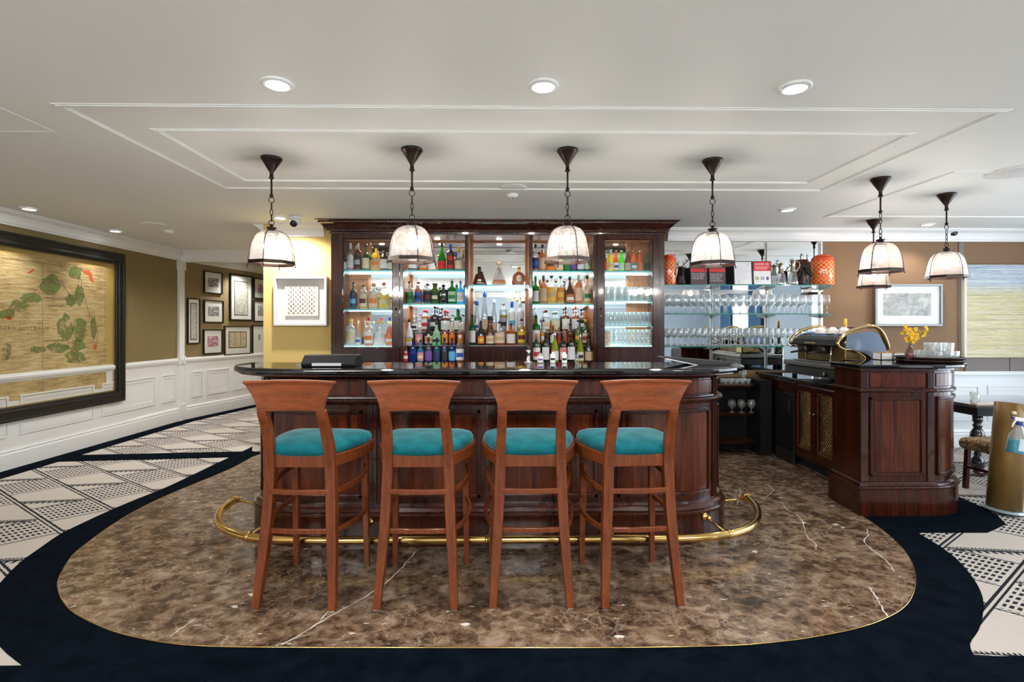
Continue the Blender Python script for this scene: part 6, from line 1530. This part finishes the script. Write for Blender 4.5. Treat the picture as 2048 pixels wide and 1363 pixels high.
def paper_mat():
    m, nt, b = newmat('antique_map_paper')
    n1 = tex(nt, 'ShaderNodeTexNoise', (1, 1, 1), Scale=2.2, Detail=6, Roughness=.65); n2 = tex(nt, 'ShaderNodeTexNoise', (1, 1, 6), Scale=6, Detail=5, Roughness=.6)
    f = (E(nt, n1.outputs[0])*.5)+(E(nt, n2.outputs[0])*.5)
    base = ramp(nt, f.k, [(.38, (.30, .20, .085)), (.5, (.50, .37, .17)), (.62, (.62, .50, .27))])
    n3 = tex(nt, 'ShaderNodeTexNoise', Scale=60, Detail=4, Roughness=.8); sp = ((E(nt, n3.outputs[0])-.60)*14.0).mx(0.0).mn(1.0)*.6
    n5 = tex(nt, 'ShaderNodeTexNoise', Scale=3.5, Detail=2); sp = sp*((E(nt, n5.outputs[0])-.45)*6.0).mx(0.0).mn(1.0)
    mx = nt.nodes.new('ShaderNodeMix'); mx.data_type = 'RGBA'; nt.links.new(sp.k, mx.inputs[0]); nt.links.new(base, mx.inputs[6]); mx.inputs[7].default_value = (.10, .08, .05, 1)
    nt.links.new(mx.outputs[2], b.inputs['Base Color']); b.inputs['Roughness'].default_value = .8
    bp = nt.nodes.new('ShaderNodeBump'); bp.inputs['Strength'].default_value = .6; bp.inputs['Distance'].default_value = .02; nt.links.new(n2.outputs[0], bp.inputs['Height']); nt.links.new(bp.outputs[0], b.inputs['Normal'])
    return m
pY1, pz0, pz1 = 6.17, .645, 2.06
# map sheet with a ragged lower edge
top = [(3.35-oy, pz1-oz), (pY1-oy, pz1-oz)]; bot = []
rnd = random.Random(9); k = 46
for i in range(k+1): bot.append((pY1-oy+(3.35-pY1)*i/k, pz0-oz+rnd.uniform(-.008, .008)))
MX_ = Matrix(((1, 0, 0, 0), (0, 0, -1, 0), (0, 1, 0, 0), (0, 0, 0, 1)))
sheet = MB().prismM([top[0], top[1]]+bot, .005, .007, MX_).build('map_sheet', paper_mat(), mt)
def patch(pts, m, name='tint'):
    P_ = [mp_(*p) for p in pts]; b = MB(); b.prismM([(y-oy, z_-oz) for y, z_ in P_], .007, .0076, MX_); return b.build(name, m, sheet)
def tint(c):
    m, nt, b = newmat('map_tint'); n = tex(nt, 'ShaderNodeTexNoise', Scale=9, Detail=5, Roughness=.7)
    tr_ = nt.nodes.new('ShaderNodeBsdfTransparent'); mx = nt.nodes.new('ShaderNodeMixShader'); f = ((E(nt, n.outputs[0])-.40)*4.0).mx(0.0).mn(.6)
    b.inputs['Base Color'].default_value = c4(c); b.inputs['Roughness'].default_value = .8
    nt.links.new(f.k, mx.inputs[0]); nt.links.new(tr_.outputs[0], mx.inputs[1]); nt.links.new(b.outputs[0], mx.inputs[2]); nt.links.new(mx.outputs[0], nt.nodes['Material Output'].inputs[0]); return m
M_TG = tint((.24, .33, .10)); M_TR = mat((.52, .07, .02), .8, name='map_red')
def blob(cx_, cy_, rx, ry, m, seed):
    q = random.Random(seed); patch([(cx_+rx*cos(2*pi*i/18)*q.uniform(.7, 1.1), cy_+ry*sin(2*pi*i/18)*q.uniform(.7, 1.1)) for i in range(18)], m)
for i, (a, c, rx, ry) in enumerate(((100, 570, 22, 22), (62, 595, 24, 12), (36, 612, 22, 14), (10, 628, 22, 10), (150, 545, 14, 16), (140, 600, 12, 14), (158, 590, 10, 22), (130, 655, 18, 30), (158, 660, 18, 26), (115, 695, 26, 12), (75, 698, 18, 8), (150, 690, 22, 12), (186, 655, 8, 24), (150, 715, 24, 14), (12, 700, 10, 20))): blob(a, c, rx, ry, M_TG, i)
patch([(160, 536), (168, 541), (176, 540), (182, 547), (184, 558), (188, 567), (180, 561), (176, 550), (166, 546)], M_TR)
patch([(52, 546), (64, 538), (68, 540), (58, 546)], M_TR); blob(17, 636, 7, 4, M_TR, 31); blob(189, 693, 4, 7, M_TR, 32)
def maptext(s, px, py, size):
    y, z_ = mp_(px, py); text('lettering', s, size, mat((.16, .11, .06), .8, name='map_ink'), sheet, (y-oy, -.0082, z_-oz), ext=.0002)
maptext('W E S T E R N   A U S T R A L I A', 38, 656, .045); maptext('SOUTH AUSTRALIA', 112, 681, .035); maptext('QUEENSLAND', 110, 611, .03); maptext('NORTHERN TERRITORY', 110, 597, .026)
cl_ = smooth([(y-oy, -.0078, z_-oz) for y, z_ in [mp_(*p) for p in ((0,640),(20,625),(45,603),(60,590),(75,572),(88,560),(100,558),(108,566),(120,560),(128,575),(135,585),(143,600),(150,590),(155,565),(158,550),(163,575),(170,600),(178,630),(190,650),(193,675),(188,700),(175,715),(160,722),(150,712),(140,700),(125,692),(105,690),(80,695),(60,703),(40,712),(20,715),(0,718))]], 6)
rnd = random.Random(12); cl_ = [(a+rnd.uniform(-.008, .008), b_, c_+rnd.uniform(-.008, .008)) for a, b_, c_ in cl_]
MB().tube(cl_, .0028, 5, flat=(1, .15)).build('coast_line', mat((.20, .15, .08), .8, name='map_ink_faint'), sheet)
b = MB()
for px in (84, 209):
    y, _ = mp_(px, 650); b.box(y-oy-.002, y-oy+.002, -.0082, -.0076, pz0-oz+.03, pz1-oz-.03)
b.box(3.4-oy, pY1-oy-.05, -.0082, -.0076, pz1-oz-.045, pz1-oz-.041); b.build('ruled_line', mat((.16, .11, .06), .8, name='map_ink'), sheet)
MB().box(-x+.12, x-.12, -.034, -.031, -z+.12, z-.12).build('glass_pane', thin((.98, .98, .97), refl=.55), mt)

# white box frame on the ochre wall
s_, a_ = (BX, YL), (-1.84, YL)
x0, x1 = X(552.5, YL), X(657.5, YL); z0, z1 = Z(605, 651, YL), Z(605, 553.5, YL); cx_, cz_ = (x0+x1)/2, (z0+z1)/2; w_, h_ = x1-x0, z1-z0
t = thing('shadow_box', 'deep white box frame with chequered print on the ochre wall', 'picture', (cx_, YL, cz_))
frame_ring(w_, h_, .024, .07).build('frame', mat((.66, .66, .65), .4), t, bevel=.002)
flat(t, 'backing', -w_/2+.02, w_/2-.02, -h_/2+.02, h_/2-.02, -.012, mat((.62, .61, .57), .6))
MB().box(-.178, .178, -.028, -.020, -.158, .175).build('floated_sheet', mat((.64, .62, .56), .6), t)
b = MB(); c2 = MB(); rnd = random.Random(4)
for i in range(12):
    for j in range(12):
        if (i+j) % 2: continue
        x = -.135+.0245*i; z = -.128+.0245*j; B__ = b
        if (i+2*j) % 4 < 2:
            for q in ((x-.008, x+.008, z-.009, z-.006), (x-.008, x+.008, z+.006, z+.009), (x-.009, x-.006, z-.009, z+.009), (x+.006, x+.009, z-.009, z+.009)): B__.box(q[0], q[1], -.0292, -.0281, q[2], q[3])
        else:
            for k in range(3): B__.box(x-.009, x+.009, -.0292, -.0281, z-.008+.007*k, z-.0055+.007*k)
            B__.box(x-.0015, x+.0015, -.0294, -.0281, z-.011, z+.011)
b.build('print_marks', mat((.12, .05, .035), .7), t); 

# framed landscape on the brown wall
x0, x1 = X(1744, YR), X(1878, YR); z0, z1 = Z(1810, 652, YR), Z(1810, 568, YR); w_, h_ = x1-x0, z1-z0
t = thing('picture_frame', 'grey-framed misty landscape print in a wide white mount on the brown wall', 'picture', ((x0+x1)/2, YR, (z0+z1)/2))
frame_ring(w_, h_, .026, .055).build('frame', mat((.20, .20, .19), .35, .5, name='pewter_frame'), t, bevel=.003)
flat(t, 'mount', -w_/2+.02, w_/2-.02, -h_/2+.02, h_/2-.02, -.03, mat((.66, .66, .68), .6))
m, nt, bb = newmat('misty_landscape'); n = tex(nt, 'ShaderNodeTexNoise', (1, 1, 1.4), Scale=7, Detail=8, Roughness=.72, Distortion=1.2)
nt.links.new(ramp(nt, n.outputs[0], [(.36, (.05, .03, .015)), (.45, (.17, .15, .12)), (.55, (.30, .29, .25)), (.66, (.48, .43, .36))]), bb.inputs['Base Color']); bb.inputs['Roughness'].default_value = .7
flat(t, 'print', -w_/2+w_*.135, w_/2-w_*.155, -h_/2+h_*.25, h_/2-h_*.22, -.032, m)
MB().box(-w_/2+.026, w_/2-.026, -.046, -.044, -h_/2+.026, h_/2-.026).build('glass_pane', M_DOOR, t)
# textile artwork
x0, x1 = X(1921, YR), 6.45; z0, z1 = Z(1985, 714, YR), Z(1985, 530, YR)
t = thing('textile_art', 'large blue and yellow striped woven artwork at the right edge', 'artwork', ((x0+x1)/2, YR, (z0+z1)/2))
m, nt, bb = newmat('woven_stripes'); tc = nt.nodes.new('ShaderNodeTexCoord'); sp = nt.nodes.new('ShaderNodeSeparateXYZ'); nt.links.new(tc.outputs['Object'], sp.inputs[0])
n = tex(nt, 'ShaderNodeTexNoise', (.6, 1, 42), Scale=1.6, Detail=4, Roughness=.65); n2 = tex(nt, 'ShaderNodeTexNoise', (8, 8, 160), Scale=1.5, Detail=3)
f = (E(nt, n.outputs[0])*.62)+(E(nt, n2.outputs[0])*.38)
warm = ramp(nt, f.k, [(.36, (.17, .16, .15)), (.43, (.42, .40, .34)), (.5, (.56, .46, .17)), (.56, (.58, .56, .50)), (.64, (.66, .60, .34))])
cool = ramp(nt, f.k, [(.36, (.22, .26, .32)), (.5, (.40, .46, .54)), (.64, (.62, .64, .60))])
zz = E(nt, sp.outputs[2]); k = ((zz-.18)*7.0).mx(0.0).mn(1.0)
mx = nt.nodes.new('ShaderNodeMix'); mx.data_type = 'RGBA'; nt.links.new(k.k, mx.inputs[0]); nt.links.new(warm, mx.inputs[6]); nt.links.new(cool, mx.inputs[7])
nt.links.new(mx.outputs[2], bb.inputs['Base Color']); bb.inputs['Roughness'].default_value = .85
bp_ = nt.nodes.new('ShaderNodeBump'); bp_.inputs['Strength'].default_value = .5; nt.links.new(n2.outputs[0], bp_.inputs['Height']); nt.links.new(bp_.outputs[0], bb.inputs['Normal'])
w_, h_ = x1-x0, z1-z0
MB().box(-w_/2+.03, w_/2, -.045, -.002, -h_/2, h_/2).build('woven_panel', m, t)
MB().box(-w_/2, -w_/2+.03, -.05, -.002, -h_/2, h_/2).build('edge_slat', mat((.62, .58, .48), .5), t)

# ================================================================== RIGHT-HAND DINING CORNER
M_EBON = mat((.012, .012, .014), .12, coat=.5, name='ebonised_wood')
t = thing('dining_table', 'dark table with bulbous turned legs beyond the right pod', 'table', (0, 0, 0))
TT = .665
MB().box(4.20, 5.25, 4.50, 5.20, TT-.028, TT).build('tabletop', wood('table_top', (.02, .012, .009), (.09, .06, .05), (2, 9, 9), .12, .8), t, bevel=.006)
MB().box(4.27, 5.18, 4.56, 5.14, TT-.11, TT-.028).build('apron', M_EBON, t, bevel=.004)
for x in (4.335, 5.11):
    for y in (4.63, 5.07):
        MB().lathe([(0, 0), (.052, 0), (.058, .012), (.05, .026), (.03, .036), (.034, .05), (.05, .085), (.055, .12), (.046, .155), (.024, .18), (.03, .20), (.022, .22), (.028, .26), (.050, .31), (.058, .355), (.050, .40), (.028, .44), (.036, .455), (.036, .468), (.026, .48), (.038, .50), (.038, TT-.11), (0, TT-.11)], (x, y, 0), 22).build('leg', M_EBON, t)
o = glass_at('water', lambda: tumbler(.036, .10, False), 4.30, 4.62, TT, 'water glass on the dark table beside the pod', None, name='water_glass')
if 'group' in o: del o['group']
tag(MB().prism([(4.24, 4.53), (4.50, 4.54), (4.47, 4.60), (4.26, 4.62)], 0, .008).build('folded_napkin', mat((.62, .50, .44), .8), loc=(0, 0, TT)), 'folded pale napkin on the dark table next to the water glass', 'napkin')
t = thing('upholstered_stool', 'gold-patterned upholstered stool behind the gold cylinder', 'stool', (4.16, 4.16, 0), R(8))
m, nt, bb = newmat('gold_leaf_pattern'); vo = tex(nt, 'ShaderNodeTexVoronoi', Scale=42); nt.links.new(ramp(nt, vo.outputs[0], [(.2, (.42, .27, .07)), (.45, (.16, .09, .03)), (.6, (.08, .045, .02))]), bb.inputs['Base Color']); bb.inputs['Roughness'].default_value = .7
MB().box(-.29, .29, -.19, .19, .33, .43).build('seat', m, t, bevel=.045, seg=4)
for x in (-.23, .23):
    for y in (-.14, .14): MB().bar([(x*1.06, y*1.06, 0), (x, y, .34)], .016, .016).build('leg', M_MAHO, t)
b = MB()
for y in (-.145, .145): b.box(-.235, .235, y-.009, y+.009, .10, .125)
for x in (-.235, .235): b.box(x-.009, x+.009, -.145, .145, .17, .195)
b.build('stretcher', M_DARKW, t)
# gold cardboard-like cylinder with cut rim
t = thing('gold_cylinder', 'tall gold-brown cylinder bin with scooped rim beside the pod', 'bin', (3.675, 3.72, 0)); t.rotation_euler = (0, R(5.0), 0)
r = .100; n = 40; vs = []; fs = []
for k, (rr, inner) in enumerate(((r, 0), (r-.005, 1))):
    for i in range(n):
        a = 2*pi*i/n; d = abs(((a-R(300)+pi) % (2*pi))-pi); top_ = .80-.10*max(0, cos(min(d*1.5, pi/2)))**1.2
        vs += [(rr*cos(a), rr*sin(a), .03), (rr*cos(a), rr*sin(a), top_)]
for i in range(n):
    j = (i+1) % n
    fs += [(2*i, 2*j, 2*j+1, 2*i+1), (2*n+2*i, 2*n+2*i+1, 2*n+2*j+1, 2*n+2*j), (2*i+1, 2*j+1, 2*n+2*j+1, 2*n+2*i+1), (2*i, 2*n+2*i, 2*n+2*j, 2*j)]
MB().add(vs, fs, True).build('tube', mat((.20, .115, .028), .38, .3, name='gold_brown_metal', var=.12, bs=5), t)
MB().lathe([(0, .004), (.10, .004), (.125, .010), (.125, .018), (.095, .030), (0, .031)], seg=32).build('base_plate', mat((.25, .32, .36), .1, .3), t)
MB().lathe([(0, -.012), (.013, -.010), (.013, .010), (0, .012)], (-.070, -.084, .735), 14, ax=Matrix.Rotation(R(60), 3, 'Y')).build('peg', mat(K['crm'], .4), t)
# spray bottle hooked on its rim
t = thing('spray_bottle', 'clear spray bottle of turquoise cleaner hanging on the gold cylinder rim', 'spray bottle', (3.585, 3.545, .475)); t.rotation_euler = (0, R(10), 0)
MB().lathe([(0, 0), (.046, 0), (.050, .006), (.050, .095), (.047, .125), (.030, .165), (.017, .185), (.015, .21), (0, .21)], seg=24).build('bottle_body', thin((.85, .92, .95), haze=.12, hazecol=(.85, .9, .92), refl=1.5), t)
MB().lathe([(0, .004), (.046, .004), (.0475, .01), (.0475, .092), (0, .092)], seg=24).build('liquid', mat((.01, .36, .50), .2), t)
MB().add([(.0515*cos(a), .0515*sin(a), z) for z in (.022, .105) for a in [R(-120+12*i) for i in range(8)]], [(i, i+1, 9+i, 8+i) for i in range(7)], True).build('label', mat((.62, .70, .78), .5), t)
MB().lathe([(.019, .195), (.020, .197), (.020, .222), (0, .222)], seg=16).build('collar', mat((.02, .05, .25), .4), t)
b = MB().box(-.050, .030, -.011, .011, .225, .250).tube([(-.01, 0, .21), (-.01, 0, .23)], .010, 8).tube([(-.03, 0, .228), (-.045, 0, .205), (-.050, 0, .175)], [.007, .006, .005], 8)
b.build('trigger_head', mat(K['wht'], .4), t, bevel=.003)
MB().box(-.062, -.050, -.008, .008, .230, .246).build('nozzle', mat((.02, .05, .25), .4), t)

# white veins of the marble
b = MB()
def vein(pts, w_):
    P_ = smooth([fl(*p) for p in pts], 6); rnd = random.Random(int(pts[0][0])); n = len(P_); vs = []
    for i, p in enumerate(P_):
        q = P_[min(i+1, n-1)]; o = P_[max(i-1, 0)]; d = Vector((q[0]-o[0], q[1]-o[1])).normalized(); k = w_*rnd.uniform(.35, 1.1)*(.3 if i in (0, n-1) else 1); jx = rnd.uniform(-.004, .004)
        vs += [(p[0]-d.y*(k+jx), p[1]+d.x*(k+jx), .0064), (p[0]+d.y*(k-jx), p[1]-d.x*(k-jx), .0064)]
    b.add(vs, [(2*i, 2*i+1, 2*i+3, 2*i+2) for i in range(n-1)])
vein([(562, 1292), (600, 1272), (650, 1240), (700, 1212), (762, 1175), (800, 1140), (832, 1104)], .0045)
vein([(640, 1243), (655, 1225), (668, 1216)], .003)
vein([(1733, 1058), (1736, 1070), (1729, 1085), (1757, 1110), (1777, 1127), (1789, 1146)], .0035)
vein([(1738, 1175), (1746, 1187), (1760, 1209), (1775, 1236)], .0045)
vein([(1563, 1005), (1577, 1022), (1600, 1036), (1614, 1073), (1631, 1088), (1631, 1100)], .003)
vein([(1536, 971), (1546, 981), (1538, 990), (1527, 998)], .003)
vein([(1478, 975), (1481, 985), (1474, 1010)], .0025)
vein([(340, 1275), (362, 1258), (392, 1238)], .003)
for x, y in ((1562, 996), (1664, 1012), (1672, 1050), (1686, 1056), (1608, 1047), (1510, 1105), (505, 1190), (470, 1215), (930, 1250), (1240, 1275)):
    q = random.Random(x); c = fl(x, y); b.prism([(c[0]+.028*cos(R(40*i))*q.uniform(.3, 1), c[1]+.018*sin(R(40*i))*q.uniform(.3, 1)) for i in range(9)], .0062, .0066)
ve = b.build('marble_veins', mat((.66, .62, .57), .18, name='white_calcite')); ve.parent = bpy.data.objects['floor_marble']
